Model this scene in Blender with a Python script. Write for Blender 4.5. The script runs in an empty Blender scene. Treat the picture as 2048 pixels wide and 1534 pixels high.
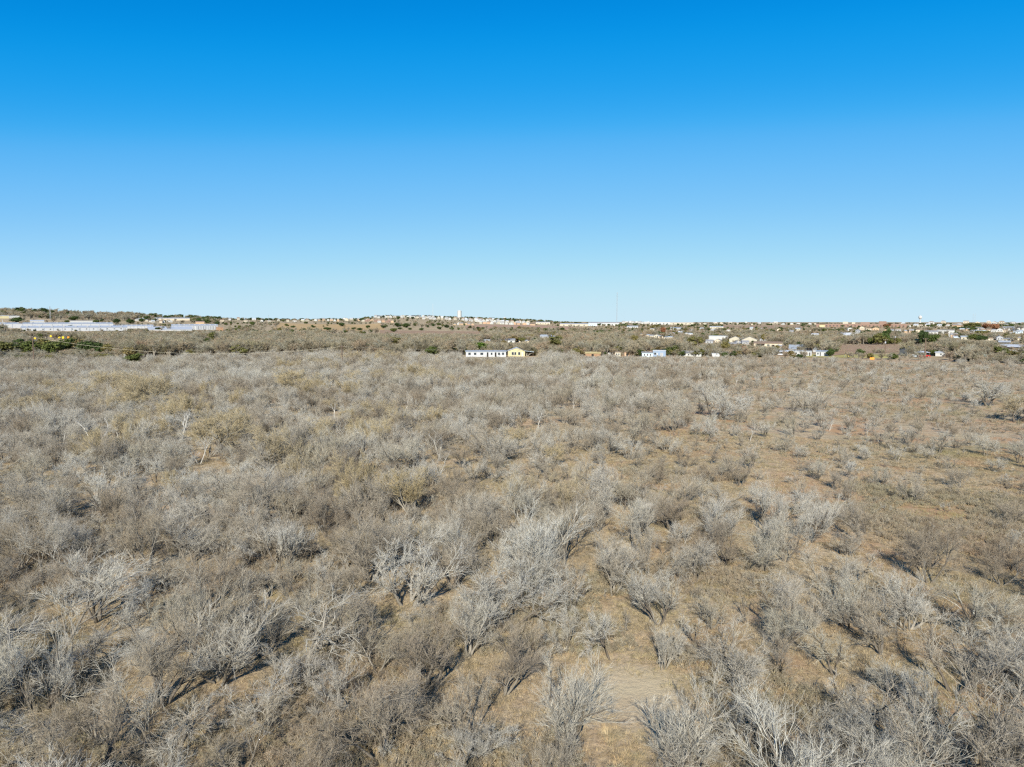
import bpy, math, random
import numpy as np
from mathutils import Vector

random.seed(7)
RNG = np.random.default_rng(11)
R = math.radians

# ------------------------------------------------------------------ camera, sky, sun, exposure
SC = bpy.context.scene
CAM_H, FPX, PITCH = 20.0, 1400.0, R(5.10)          # focal length in pixels of the 2048 px wide photograph
cam_data = bpy.data.cameras.new('camera')
cam_data.sensor_width = 36.0
cam_data.lens = 36.0 * FPX / 2048.0
cam_data.clip_start, cam_data.clip_end = 0.5, 60000.0
cam = bpy.data.objects.new('camera', cam_data)
SC.collection.objects.link(cam)
cam.location = (0, 0, CAM_H)
cam.rotation_euler = (R(90) - PITCH, 0, 0)
SC.camera = cam

SUN_EL, SHADOW_AZ = 30.0, 8.0                       # degrees; shadows fall away from the camera, a little to the right
world = bpy.data.worlds.new('World')
SC.world = world
world.use_nodes = True
wn = world.node_tree
wn.nodes.clear()
w_out = wn.nodes.new('ShaderNodeOutputWorld')
w_bg = wn.nodes.new('ShaderNodeBackground')
w_sky = wn.nodes.new('ShaderNodeTexSky')
w_sky.sky_type = 'NISHITA'
w_sky.sun_disc = False
w_sky.sun_elevation = R(SUN_EL)
w_sky.sun_rotation = R(180.0 + SHADOW_AZ)
w_sky.altitude = 0.0
w_sky.air_density = 0.6
w_sky.dust_density = 0.0
w_sky.ozone_density = 4.0
EXPOSURE = 0.62
# the camera's colour rendering of the clear winter sky: one tone curve per channel, the same in every direction
SKY_IN = 0.1
SKY_TONE = [
    [(0.0, 0.0), (0.082, 0.001), (0.097, 0.006), (0.12, 0.029), (0.153, 0.11), (0.216, 0.215), (0.338, 0.365), (0.515, 0.50), (0.728, 0.57), (1.0, 0.60)],
    [(0.0, 0.0), (0.158, 0.252), (0.186, 0.312), (0.229, 0.375), (0.289, 0.468), (0.398, 0.565), (0.588, 0.695), (0.808, 0.775), (1.0, 0.80)],
    [(0.0, 0.0), (0.338, 0.73), (0.391, 0.81), (0.47, 0.87), (0.572, 0.92), (0.735, 0.94), (1.0, 0.93)]]
w_scale = wn.nodes.new('ShaderNodeVectorMath'); w_scale.operation = 'SCALE'; w_scale.inputs['Scale'].default_value = SKY_IN
w_curve = wn.nodes.new('ShaderNodeRGBCurve')
for ch in range(3):
    cu = w_curve.mapping.curves[ch]
    pts = SKY_TONE[ch]
    cu.points[0].location = pts[0]; cu.points[1].location = pts[-1]
    for q in pts[1:-1]:
        cu.points.new(*q)
w_curve.mapping.update()
w_gain = wn.nodes.new('ShaderNodeVectorMath'); w_gain.operation = 'SCALE'; w_gain.inputs['Scale'].default_value = 1 / SKY_IN / 2 ** EXPOSURE
w_bg.inputs['Strength'].default_value = SKY_IN
wn.links.new(w_sky.outputs[0], w_scale.inputs[0])
wn.links.new(w_scale.outputs[0], w_curve.inputs['Color'])
wn.links.new(w_curve.outputs[0], w_gain.inputs[0])
wn.links.new(w_gain.outputs[0], w_bg.inputs['Color'])
wn.links.new(w_bg.outputs[0], w_out.inputs['Surface'])

sun_data = bpy.data.lights.new('sun', 'SUN')
sun_data.energy = 5.0
sun_data.angle = R(0.53)
sun_data.color = (1.0, 0.945, 0.81)
sun = bpy.data.objects.new('sun', sun_data)
SC.collection.objects.link(sun)
sun.rotation_euler = (R(90 - SUN_EL), 0, R(-SHADOW_AZ))
sun.location = (-30, -200, 130)

SC.view_settings.view_transform = 'Standard'
SC.view_settings.look = 'None'
SC.view_settings.exposure = EXPOSURE
SC.view_settings.gamma = 1.0
SC.view_settings.use_curve_mapping = False
SC.cycles.max_bounces = 3
SC.cycles.diffuse_bounces = 2
SC.cycles.use_adaptive_sampling = True
SC.cycles.adaptive_threshold = 0.008
SC.cycles.adaptive_min_samples = 32
SC.cycles.glossy_bounces = 1
SC.cycles.transmission_bounces = 1
SC.cycles.use_denoising = False
SC.cycles.sample_clamp_indirect = 2.0
SC.cycles.pixel_filter_type = 'BLACKMAN_HARRIS'
SC.cycles.filter_width = 1.3

# ------------------------------------------------------------------ materials
def new_mat(name):
    m = bpy.data.materials.new(name)
    m.use_nodes = True
    nt = m.node_tree
    b = nt.nodes['Principled BSDF']
    b.inputs['Roughness'].default_value = 0.9
    b.inputs['Specular IOR Level'].default_value = 0.15
    return m, nt, b

def nd(nt, kind, **kw):
    n = nt.nodes.new(kind)
    for k, v in kw.items():
        setattr(n, k, v)
    return n

def ramp(nt, stops, interp='LINEAR'):
    r = nt.nodes.new('ShaderNodeValToRGB')
    r.color_ramp.interpolation = interp
    el = r.color_ramp.elements
    while len(el) > 1:
        el.remove(el[-1])
    el[0].position = stops[0][0]
    el[0].color = (*stops[0][1], 1)
    for p, c in stops[1:]:
        e = el.new(p)
        e.color = (*c, 1)
    return r

def mixc(nt, a, b, fac, blend='MIX'):
    m = nt.nodes.new('ShaderNodeMix')
    m.data_type = 'RGBA'
    m.blend_type = blend
    for sock, v in ((m.inputs[0], fac), (m.inputs[6], a), (m.inputs[7], b)):
        if hasattr(v, 'is_linked'):
            nt.links.new(v, sock)
        elif isinstance(v, (int, float)):
            sock.default_value = v
        else:
            sock.default_value = (*v, 1)
    return m.outputs[2]

def noise(nt, vec, scale, detail=4.0, rough=0.6):
    n = nt.nodes.new('ShaderNodeTexNoise')
    n.inputs['Scale'].default_value = scale
    n.inputs['Detail'].default_value = detail
    n.inputs['Roughness'].default_value = rough
    nt.links.new(vec, n.inputs['Vector'])
    return n.outputs['Fac']

def plant_mat(name, stops, patch_stops=None, patch_scale=0.02, rough=0.9, spec=0.1, patch_fac=0.5):
    """Colour varies from plant to plant (Object Info random) and slowly over the land (patches of other growth)."""
    m, nt, b = new_mat(name)
    oi = nt.nodes.new('ShaderNodeObjectInfo')
    r1 = ramp(nt, stops)
    nt.links.new(oi.outputs['Random'], r1.inputs[0])
    geo = nt.nodes.new('ShaderNodeNewGeometry')
    col = r1.outputs[0]
    if patch_stops:
        r2 = ramp(nt, patch_stops)
        nt.links.new(noise(nt, geo.outputs['Position'], patch_scale, 2.0), r2.inputs[0])
        col = mixc(nt, col, r2.outputs[0], patch_fac)
    fine = ramp(nt, [(0.3, (0.72, 0.72, 0.72)), (0.7, (1.2, 1.2, 1.2))])
    nt.links.new(noise(nt, geo.outputs['Position'], 3.0, 2.0), fine.inputs[0])
    col = mixc(nt, col, fine.outputs[0], 1.0, 'MULTIPLY')
    nt.links.new(col, b.inputs['Base Color'])
    b.inputs['Roughness'].default_value = rough
    b.inputs['Specular IOR Level'].default_value = spec
    return m

def surf_mat(name, c, rough=0.8, var=0.12, scale=0.7, spec=0.2, dirt=None):
    m, nt, b = new_mat(name)
    geo = nt.nodes.new('ShaderNodeNewGeometry')
    lo = tuple(max(0, x * (1 - var)) for x in c)
    hi = tuple(min(1, x * (1 + var)) for x in c)
    r = ramp(nt, [(0.3, lo), (0.7, hi)])
    nt.links.new(noise(nt, geo.outputs['Position'], scale, 5.0), r.inputs[0])
    col = r.outputs[0]
    if dirt:
        rr = ramp(nt, [(0.55, (0, 0, 0)), (0.75, (1, 1, 1))])
        nt.links.new(noise(nt, geo.outputs['Position'], scale * 0.37, 6.0, 0.7), rr.inputs[0])
        mm = nt.nodes.new('ShaderNodeMath'); mm.operation = 'MULTIPLY'; mm.inputs[1].default_value = 0.6
        nt.links.new(rr.outputs[0], mm.inputs[0])
        col = mixc(nt, col, dirt, mm.outputs[0])
    nt.links.new(col, b.inputs['Base Color'])
    b.inputs['Roughness'].default_value = rough
    b.inputs['Specular IOR Level'].default_value = spec
    return m

M = {}
# bare wood: pale grey twigs, browner ones, yellow-brown huisache
M['bark'] = plant_mat('bark', [(0, (0.12, 0.10, 0.08)), (0.7, (0.19, 0.168, 0.136)), (1, (0.27, 0.245, 0.205))], rough=0.95)
M['twig'] = plant_mat('twig', [(0, (0.20, 0.155, 0.11)), (0.2, (0.33, 0.28, 0.215)), (0.42, (0.47, 0.445, 0.385)), (0.68, (0.56, 0.55, 0.505)), (0.84, (0.41, 0.375, 0.28)), (1, (0.26, 0.205, 0.145))],
                      [(0.32, (0.22, 0.165, 0.11)), (0.42, (0.355, 0.29, 0.215)), (0.52, (0.47, 0.425, 0.35)), (0.60, (0.52, 0.49, 0.425)), (0.70, (0.36, 0.315, 0.215))], 0.028, patch_fac=0.4)
M['twig_yellow'] = plant_mat('twig_yellow', [(0, (0.39, 0.315, 0.185)), (0.5, (0.46, 0.38, 0.235)), (1, (0.39, 0.325, 0.215))])
M['branch'] = plant_mat('branch', [(0, (0.18, 0.155, 0.12)), (0.4, (0.30, 0.28, 0.23)), (0.8, (0.43, 0.415, 0.365)), (1, (0.22, 0.19, 0.14))])
M['twig_far'] = plant_mat('twig_far', [(0, (0.21, 0.175, 0.115)), (0.4, (0.29, 0.255, 0.175)), (0.8, (0.36, 0.34, 0.265)), (1, (0.24, 0.215, 0.125))])
M['bark_pale'] = plant_mat('bark_pale', [(0, (0.36, 0.34, 0.30)), (1, (0.52, 0.50, 0.46))])
M['brush'] = plant_mat('brush', [(0, (0.28, 0.225, 0.15)), (0.35, (0.35, 0.30, 0.21)), (0.55, (0.34, 0.235, 0.145)), (0.8, (0.40, 0.365, 0.28)), (1, (0.30, 0.28, 0.14))],
                       [(0.35, (0.38, 0.26, 0.17)), (0.5, (0.42, 0.35, 0.25)), (0.65, (0.36, 0.32, 0.20))], 0.03)
M['grass'] = plant_mat('grass', [(0, (0.22, 0.18, 0.10)), (0.4, (0.33, 0.275, 0.16)), (0.75, (0.47, 0.40, 0.26)), (0.9, (0.40, 0.27, 0.15)), (1, (0.22, 0.21, 0.09))],
                       [(0.33, (0.22, 0.20, 0.09)), (0.48, (0.36, 0.27, 0.16)), (0.66, (0.38, 0.26, 0.16))], 0.05)
M['leaf'] = plant_mat('leaf', [(0, (0.035, 0.055, 0.016)), (0.5, (0.055, 0.082, 0.022)), (1, (0.10, 0.115, 0.03))], rough=0.7, spec=0.2)
M['leaf_bright'] = plant_mat('leaf_bright', [(0, (0.085, 0.14, 0.022)), (1, (0.13, 0.17, 0.04))], rough=0.7)
M['leaf_olive'] = plant_mat('leaf_olive', [(0, (0.13, 0.13, 0.045)), (0.5, (0.17, 0.15, 0.055)), (1, (0.20, 0.155, 0.075))], rough=0.8)
M['leaf_rust'] = plant_mat('leaf_rust', [(0, (0.20, 0.085, 0.045)), (1, (0.26, 0.13, 0.07))], rough=0.8)
M['leaf_straw'] = plant_mat('leaf_straw', [(0, (0.38, 0.30, 0.15)), (1, (0.44, 0.36, 0.19))], rough=0.9)
M['white'] = surf_mat('white_paint', (0.44, 0.44, 0.43), 0.6, 0.06)
M['white_metal'] = surf_mat('white_metal', (0.42, 0.43, 0.45), 0.5, 0.08, dirt=(0.45, 0.42, 0.38))
M['cream'] = surf_mat('cream_wall', (0.43, 0.395, 0.32), 0.8)
M['beige'] = surf_mat('beige_wall', (0.52, 0.45, 0.35), 0.85)
M['tan'] = surf_mat('tan_wall', (0.46, 0.33, 0.22), 0.85)
M['peach'] = surf_mat('peach_wall', (0.50, 0.33, 0.22), 0.85)
M['yellow_wall'] = surf_mat('yellow_wall', (0.47, 0.42, 0.26), 0.8)
M['blue_wall'] = surf_mat('blue_wall', (0.22, 0.29, 0.40), 0.7)
M['pale_blue'] = surf_mat('pale_blue_wall', (0.48, 0.58, 0.66), 0.7)
M['grey_wall'] = surf_mat('grey_wall', (0.34, 0.35, 0.37), 0.8)
M['brick_red'] = surf_mat('red_brick', (0.25, 0.165, 0.13), 0.9, 0.2)
M['orange_tarp'] = surf_mat('orange_tarp', (0.29, 0.18, 0.11), 0.7, 0.25)
M['roof_grey'] = surf_mat('grey_roof', (0.24, 0.24, 0.25), 0.8, 0.15)
M['roof_metal'] = surf_mat('metal_roof', (0.30, 0.33, 0.37), 0.45, 0.1, 0.3, 0.3, dirt=(0.40, 0.36, 0.32))
M['roof_pale'] = surf_mat('pale_metal_roof', (0.40, 0.42, 0.46), 0.5, 0.06, 0.2, 0.3)
M['roof_brown'] = surf_mat('brown_roof', (0.22, 0.16, 0.12), 0.9, 0.15)
M['roof_dark'] = surf_mat('dark_roof', (0.09, 0.09, 0.10), 0.8, 0.2)
M['roof_red'] = surf_mat('red_roof', (0.26, 0.18, 0.145), 0.8, 0.2)
M['glass'] = surf_mat('window_glass', (0.035, 0.045, 0.055), 0.15, 0.1, 0.7, 0.5)
M['dark'] = surf_mat('dark_opening', (0.025, 0.023, 0.022), 0.9)
M['shed_dark'] = surf_mat('dark_shed', (0.06, 0.065, 0.07), 0.8)
M['wood'] = surf_mat('weathered_wood', (0.14, 0.10, 0.075), 0.9, 0.25, 4.0)
M['wire'] = surf_mat('pale_wire', (0.52, 0.47, 0.36), 0.6)
M['steel'] = surf_mat('galvanised_steel', (0.30, 0.31, 0.33), 0.5)
M['sign_yellow'] = surf_mat('sign_yellow', (0.78, 0.58, 0.03), 0.5, 0.04)
M['sign_orange'] = surf_mat('sign_orange', (0.75, 0.30, 0.05), 0.5, 0.04)
M['car_red'] = surf_mat('red_car_paint', (0.42, 0.025, 0.02), 0.3, 0.05, 0.7, 0.5)
M['car_white'] = surf_mat('white_car_paint', (0.70, 0.70, 0.70), 0.3, 0.04, 0.7, 0.5)
M['car_dark'] = surf_mat('dark_car_paint', (0.05, 0.055, 0.065), 0.3, 0.1, 0.7, 0.5)
M['tyre'] = surf_mat('tyre_rubber', (0.02, 0.02, 0.02), 0.9)
M['asphalt'] = surf_mat('asphalt', (0.16, 0.155, 0.15), 0.9, 0.15)
M['green_box'] = surf_mat('green_plastic', (0.33, 0.44, 0.42), 0.6)

def ground_mat():
    m, nt, b = new_mat('dry_ground')
    geo = nt.nodes.new('ShaderNodeNewGeometry')
    P = geo.outputs['Position']
    r1 = ramp(nt, [(0.30, (0.235, 0.205, 0.11)), (0.42, (0.335, 0.27, 0.17)), (0.54, (0.395, 0.315, 0.215)), (0.66, (0.41, 0.30, 0.20)), (0.80, (0.34, 0.245, 0.165))])
    nt.links.new(noise(nt, P, 0.035, 5.0, 0.6), r1.inputs[0])
    r2 = ramp(nt, [(0.32, (0.62, 0.64, 0.58)), (0.5, (1.0, 1.0, 1.0)), (0.68, (1.28, 1.24, 1.18))])
    nt.links.new(noise(nt, P, 0.55, 6.0, 0.72), r2.inputs[0])
    c = mixc(nt, r1.outputs[0], r2.outputs[0], 1.0, 'MULTIPLY')
    r3 = ramp(nt, [(0.36, (0.50, 0.50, 0.48)), (0.5, (1.0, 1.0, 1.0)), (0.64, (1.45, 1.42, 1.36))])
    nt.links.new(noise(nt, P, 4.0, 6.0, 0.8), r3.inputs[0])
    c = mixc(nt, c, r3.outputs[0], 0.8, 'MULTIPLY')
    off = nt.nodes.new('ShaderNodeVectorMath'); off.operation = 'ADD'; off.inputs[1].default_value = (311.0, 77.0, 5.0)
    nt.links.new(P, off.inputs[0])
    for sc_, lo, hi, colr, amt in ((0.11, 0.48, 0.62, (0.40, 0.235, 0.13), 0.8), (0.16, 0.60, 0.70, (0.40, 0.31, 0.12), 0.65), (0.21, 0.60, 0.70, (0.23, 0.15, 0.11), 0.65), (0.09, 0.60, 0.70, (0.23, 0.22, 0.09), 0.6)):
        rm = ramp(nt, [(lo, (0, 0, 0)), (hi, (amt, amt, amt))])
        nt.links.new(noise(nt, off.outputs[0], sc_, 6.0, 0.65), rm.inputs[0])
        fac_ = rm.outputs[0]
        if sc_ in (0.11, 0.21):                       # rusty and purplish soil lies mostly to the right
            sep = nt.nodes.new('ShaderNodeSeparateXYZ'); nt.links.new(P, sep.inputs[0])
            mx = nt.nodes.new('ShaderNodeMapRange'); nt.links.new(sep.outputs[0], mx.inputs[0])
            mx.inputs[1].default_value = -10.0; mx.inputs[2].default_value = 45.0; mx.inputs[3].default_value = 0.25; mx.inputs[4].default_value = 1.0
            mm = nt.nodes.new('ShaderNodeMath'); mm.operation = 'MULTIPLY'
            nt.links.new(rm.outputs[0], mm.inputs[0]); nt.links.new(mx.outputs[0], mm.inputs[1])
            fac_ = mm.outputs[0]
        c = mixc(nt, c, colr, fac_)
        o2 = nt.nodes.new('ShaderNodeVectorMath'); o2.operation = 'ADD'; o2.inputs[1].default_value = (97.0, 211.0, 3.0)
        nt.links.new(off.outputs[0], o2.inputs[0]); off = o2
    # sandy soil in the clearing, painted paler for the glow opposite the sun
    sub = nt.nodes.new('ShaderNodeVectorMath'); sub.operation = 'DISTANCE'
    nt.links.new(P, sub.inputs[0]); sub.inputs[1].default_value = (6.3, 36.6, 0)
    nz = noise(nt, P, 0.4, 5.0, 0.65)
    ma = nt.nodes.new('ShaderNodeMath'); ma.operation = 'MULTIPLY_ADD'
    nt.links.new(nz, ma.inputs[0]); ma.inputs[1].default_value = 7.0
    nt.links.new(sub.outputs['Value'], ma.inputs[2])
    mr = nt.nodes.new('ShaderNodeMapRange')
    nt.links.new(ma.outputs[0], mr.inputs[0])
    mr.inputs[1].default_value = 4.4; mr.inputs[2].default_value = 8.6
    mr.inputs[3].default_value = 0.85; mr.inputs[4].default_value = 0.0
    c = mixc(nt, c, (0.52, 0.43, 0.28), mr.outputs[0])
    nt.links.new(c, b.inputs['Base Color'])
    bump = nt.nodes.new('ShaderNodeBump')
    bump.inputs['Strength'].default_value = 0.9
    bump.inputs['Distance'].default_value = 0.12
    nt.links.new(noise(nt, P, 2.2, 6.0, 0.75), bump.inputs['Height'])
    nt.links.new(bump.outputs[0], b.inputs['Normal'])
    b.inputs['Roughness'].default_value = 1.0
    b.inputs['Specular IOR Level'].default_value = 0.05
    return m
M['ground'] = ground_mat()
M['field_tan'] = surf_mat('tan_field', (0.42, 0.29, 0.15), 1.0, 0.14, 0.02, 0.05)
M['field_pink'] = surf_mat('ploughed_field', (0.36, 0.235, 0.165), 1.0, 0.12, 0.015, 0.05)
M['field_brown'] = surf_mat('brown_field', (0.31, 0.21, 0.14), 1.0, 0.32, 0.16, 0.05)
M['lawn'] = surf_mat('dry_lawn', (0.36, 0.31, 0.12), 1.0, 0.18, 0.1, 0.05)

# ------------------------------------------------------------------ terrain and the pixel-to-ground helper
SKY_PX = np.array([-900, 0, 120, 300, 430, 560, 720, 760, 860, 930, 1060, 1120, 1260, 1400, 1900, 2048, 3000], float)
SKY_Y = np.array([628, 628, 629, 634, 639, 641, 639, 633.5, 633.5, 636, 641, 645, 652, 662, 662, 660, 660], float)
HZ = 642.0

def terrain(x, y):
    x = np.asarray(x, float); y = np.asarray(y, float)
    d = np.hypot(x, y) + 1e-6
    u = np.where(y > 1, x / np.maximum(y, 1), np.sign(x) * 3)
    px = 1024 + 1400 * np.clip(u, -1.4, 1.4)
    d1 = np.interp(px, [0, 420, 720, 1900, 2048], [1900.0, 2000.0, 3400.0, 3400.0, 2600.0])
    z1 = np.maximum(CAM_H + (HZ - np.interp(px, SKY_PX, SKY_Y)) / 1400.0 * d1, 0)
    t = np.clip((d - 900.0) / (d1 - 900.0), 0, 1)
    z = z1 * t
    back = np.clip((d - d1) / 2500.0, 0, 1)
    z = z * (1 - 0.35 * back)
    z = z + 0.22 * np.sin(x * 0.11 + 1.3) * np.sin(y * 0.09) * np.clip(d / 40, 0, 1)
    z = z + np.clip((d - 300) / 600, 0, 1) * (0.9 * np.sin(x * 0.013 + 0.5) * np.sin(y * 0.011 + 1.0))
    return z

def pix_dir(px, py):
    xc = (px - 1024.0) / FPX
    yc = (767.0 - py) / FPX
    c, s = math.cos(PITCH), math.sin(PITCH)
    return np.array([xc, c + yc * s, yc * c - s])

def at(px, py, dmax=9000.0):
    """The point of the land seen at a pixel of the photograph (2048 x 1534)."""
    v = pix_dir(px, py)
    hl = math.hypot(v[0], v[1])
    s = np.geomspace(12.0, dmax, 4000) / hl
    z = CAM_H + v[2] * s
    below = z - terrain(v[0] * s, v[1] * s)
    k = np.argmax(below < 0)
    if below[k] >= 0:
        k = len(s) - 1
    t = s[k]
    x, y = v[0] * t, v[1] * t
    return np.array([x, y, float(terrain(x, y))])

def to_pix(x, y, z):
    c, s = math.cos(PITCH), math.sin(PITCH)
    dz = z - CAM_H
    f = y * c - dz * s
    up = y * s + dz * c
    return 1024 + FPX * x / f, 767 - FPX * up / f

# ------------------------------------------------------------------ mesh helpers
COL = SC.collection

def mesh_np(name, verts, faces, mats, mat_idx=None, smooth=False):
    """faces: (F, k) array, all of the same size k, or list of such arrays."""
    if isinstance(faces, np.ndarray):
        faces = [faces]
    me = bpy.data.meshes.new(name)
    verts = np.asarray(verts, np.float32)
    me.vertices.add(len(verts))
    me.vertices.foreach_set('co', verts.ravel())
    loops = np.concatenate([f.ravel() for f in faces]).astype(np.int32)
    sizes = np.concatenate([np.full(len(f), f.shape[1], np.int32) for f in faces])
    starts = np.concatenate([[0], np.cumsum(sizes)[:-1]]).astype(np.int32)
    me.loops.add(len(loops))
    me.loops.foreach_set('vertex_index', loops)
    me.polygons.add(len(sizes))
    me.polygons.foreach_set('loop_start', starts)
    for m in (mats if isinstance(mats, (list, tuple)) else [mats]):
        me.materials.append(m)
    if mat_idx is not None:
        me.polygons.foreach_set('material_index', np.asarray(mat_idx, np.int32))
    me.update(calc_edges=True)
    if smooth:
        me.polygons.foreach_set('use_smooth', np.ones(len(sizes), bool))
    return me

def link(name, me, parent=None, loc=None):
    o = bpy.data.objects.new(name, me)
    COL.objects.link(o)
    if parent is not None:
        o.parent = parent
    if loc is not None:
        o.location = loc
    return o

def tag(o, label=None, cat=None, group=None, kind=None):
    if label: o['label'] = label
    if cat: o['category'] = cat
    if group: o['group'] = group
    if kind: o['kind'] = kind
    return o

def empty(name, loc, rz=0.0, scale=(1, 1, 1)):
    o = bpy.data.objects.new(name, None)
    o.empty_display_size = 0.5
    COL.objects.link(o)
    o.location = loc
    o.rotation_euler = (0, 0, rz)
    o.scale = scale
    return o

def tubes(P, rad, sides):
    """P (N,K,3) polylines, rad (N,K). Returns verts, quads of open tapered tubes."""
    N, K, _ = P.shape
    T = np.empty_like(P)
    T[:, 1:-1] = P[:, 2:] - P[:, :-2]
    T[:, 0] = P[:, 1] - P[:, 0]
    T[:, -1] = P[:, -1] - P[:, -2]
    T /= np.linalg.norm(T, axis=2, keepdims=True) + 1e-9
    ref = np.zeros_like(T)
    flat = np.abs(T[:, :, 2]) > 0.9
    ref[..., 2] = 1.0
    ref[flat] = (1, 0, 0)
    A = np.cross(T, ref)
    A /= np.linalg.norm(A, axis=2, keepdims=True) + 1e-9
    B = np.cross(T, A)
    ang = np.arange(sides) * 2 * math.pi / sides
    V = P[:, :, None, :] + rad[:, :, None, None] * (np.cos(ang)[None, None, :, None] * A[:, :, None, :] + np.sin(ang)[None, None, :, None] * B[:, :, None, :])
    V = V.reshape(-1, 3)
    base = (np.arange(N) * K * sides)[:, None, None]
    kk = (np.arange(K - 1) * sides)[None, :, None]
    ss = np.arange(sides)[None, None, :]
    s2 = (ss + 1) % sides
    q = np.stack([base + kk + ss, base + kk + s2, base + kk + sides + s2, base + kk + sides + ss], -1).reshape(-1, 4)
    return V, q

class MB:
    """Collects boxes, prisms and tubes into one mesh."""
    def __init__(s):
        s.v, s.f, s.n = [], [], 0
    def poly(s, verts, faces):
        s.v += [tuple(map(float, p)) for p in verts]
        s.f += [tuple(i + s.n for i in f) for f in faces]
        s.n += len(verts)
        return s
    def box(s, x0, x1, y0, y1, z0, z1):
        return s.poly([(x0, y0, z0), (x1, y0, z0), (x1, y1, z0), (x0, y1, z0), (x0, y0, z1), (x1, y0, z1), (x1, y1, z1), (x0, y1, z1)],
                      [(0, 3, 2, 1), (4, 5, 6, 7), (0, 1, 5, 4), (1, 2, 6, 5), (2, 3, 7, 6), (3, 0, 4, 7)])
    def prism(s, prof, y0, y1):                       # profile in x,z, extruded along y
        n = len(prof)
        return s.poly([(x, y0, z) for x, z in prof] + [(x, y1, z) for x, z in prof],
                      [tuple(range(n)), tuple(range(2 * n - 1, n - 1, -1))] + [(i, i + n, (i + 1) % n + n, (i + 1) % n) for i in range(n)])
    def prism_x(s, prof, x0, x1):                     # profile in y,z, extruded along x
        n = len(prof)
        return s.poly([(x0, y, z) for y, z in prof] + [(x1, y, z) for y, z in prof],
                      [tuple(range(n - 1, -1, -1)), tuple(range(n, 2 * n))] + [(i, (i + 1) % n, (i + 1) % n + n, i + n) for i in range(n)])
    def tube(s, pts, rad, sides=8):
        P = np.array([pts], float)
        rr = np.full((1, len(pts)), rad, float) if np.isscalar(rad) else np.array([rad], float)
        V, q = tubes(P, rr, sides)
        k = len(V)
        s.poly(V, [tuple(f) for f in q] + [tuple(range(sides - 1, -1, -1)), tuple(range(k - sides, k))])
        return s
    def lathe(s, prof, n=16):                         # profile of (radius, z)
        ang = [2 * math.pi * i / n for i in range(n)]
        v = [(r * math.cos(a), r * math.sin(a), z) for r, z in prof for a in ang]
        f = [(k * n + i, k * n + (i + 1) % n, (k + 1) * n + (i + 1) % n, (k + 1) * n + i) for k in range(len(prof) - 1) for i in range(n)]
        f += [tuple(range(n - 1, -1, -1)), tuple(range((len(prof) - 1) * n, len(prof) * n))]
        return s.poly(v, f)
    def mesh(s, name, mat):
        me = bpy.data.meshes.new(name)
        me.from_pydata(s.v, [], s.f)
        me.materials.append(mat)
        me.update()
        return me
    def build(s, name, mat, parent=None):
        return link(name, s.mesh(name, mat), parent)

# ------------------------------------------------------------------ the land
def build_ground():
    rr = np.concatenate([[0.0], np.geomspace(6, 60, 40), np.geomspace(62, 900, 90), np.geomspace(930, 4000, 70), np.geomspace(4200, 14000, 16)])
    az = np.concatenate([np.linspace(-math.pi, -0.85, 40, endpoint=False), np.linspace(-0.85, 0.85, 200), np.linspace(0.85, math.pi, 41)[1:-1]])
    na = len(az)
    X = rr[1:, None] * np.sin(az)[None]
    Y = rr[1:, None] * np.cos(az)[None]
    Z = terrain(X, Y)
    V = np.concatenate([[[0, 0, float(terrain(0, 0))]], np.stack([X, Y, Z], -1).reshape(-1, 3)])
    nr = len(rr) - 1
    i = np.arange(nr - 1)[:, None]; j = np.arange(na)[None]
    a = 1 + i * na + j; b = 1 + i * na + (j + 1) % na
    q = np.stack([a, a + na, b + na, b], -1).reshape(-1, 4)
    jj = np.arange(na)
    t = np.stack([np.zeros(na, int), 1 + jj, 1 + (jj + 1) % na], -1)
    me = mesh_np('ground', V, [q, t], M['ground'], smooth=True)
    o = link('ground', me)
    tag(o, 'dry tan grassland running out to the horizon', 'ground', kind='structure')
build_ground()

def field_sheet(name, poly_px, mat, label, lift=0.25, n=14):
    """A field draped over the land: four corner pixels, filled with an n x n grid."""
    c = [at(*p)[:2] for p in poly_px]
    uu = np.linspace(0, 1, n)
    U, W = np.meshgrid(uu, uu)
    XY = (((1 - U) * (1 - W))[..., None] * c[0] + (U * (1 - W))[..., None] * c[1] + (U * W)[..., None] * c[2] + ((1 - U) * W)[..., None] * c[3])
    Z = terrain(XY[..., 0], XY[..., 1]) + lift
    V = np.concatenate([XY, Z[..., None]], -1).reshape(-1, 3)
    i, j = np.meshgrid(np.arange(n - 1), np.arange(n - 1), indexing='ij')
    a = i * n + j
    q = np.stack([a, a + 1, a + n + 1, a + n], -1).reshape(-1, 4)
    o = link(name, mesh_np(name, V, q, mat))
    tag(o, label, 'field', kind='structure')
    return c
FIELDS = [
    field_sheet('field', [(545, 659), (770, 660), (760, 647), (560, 646)], M['field_tan'], 'open tan pasture on the slope, dotted with dark green bushes'),
    field_sheet('field', [(930, 656), (1190, 662), (1150, 654), (935, 649.5)], M['field_pink'], 'bare pinkish ploughed field below the white houses'),
    field_sheet('field', [(760, 668), (960, 672), (960, 663), (760, 660)], M['field_brown'], 'brown weedy field behind the scrub'),
    field_sheet('field', [(1660, 712), (1880, 700), (1870, 688), (1680, 690)], M['field_brown'], 'reddish brown bare paddock behind the dark shed'),
    field_sheet('field', [(1575, 714), (1800, 717), (1780, 709), (1590, 709)], M['lawn'], 'mown yellowish grass strip in front of the trailers', lift=0.08),
    field_sheet('field', [(1440, 657), (1610, 657), (1600, 651), (1450, 651)], M['field_brown'], 'thin rust brown field near the horizon'),
]

# ------------------------------------------------------------------ bare tree generator
def nrm(v):
    return v / (np.linalg.norm(v, axis=-1, keepdims=True) + 1e-9)

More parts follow.
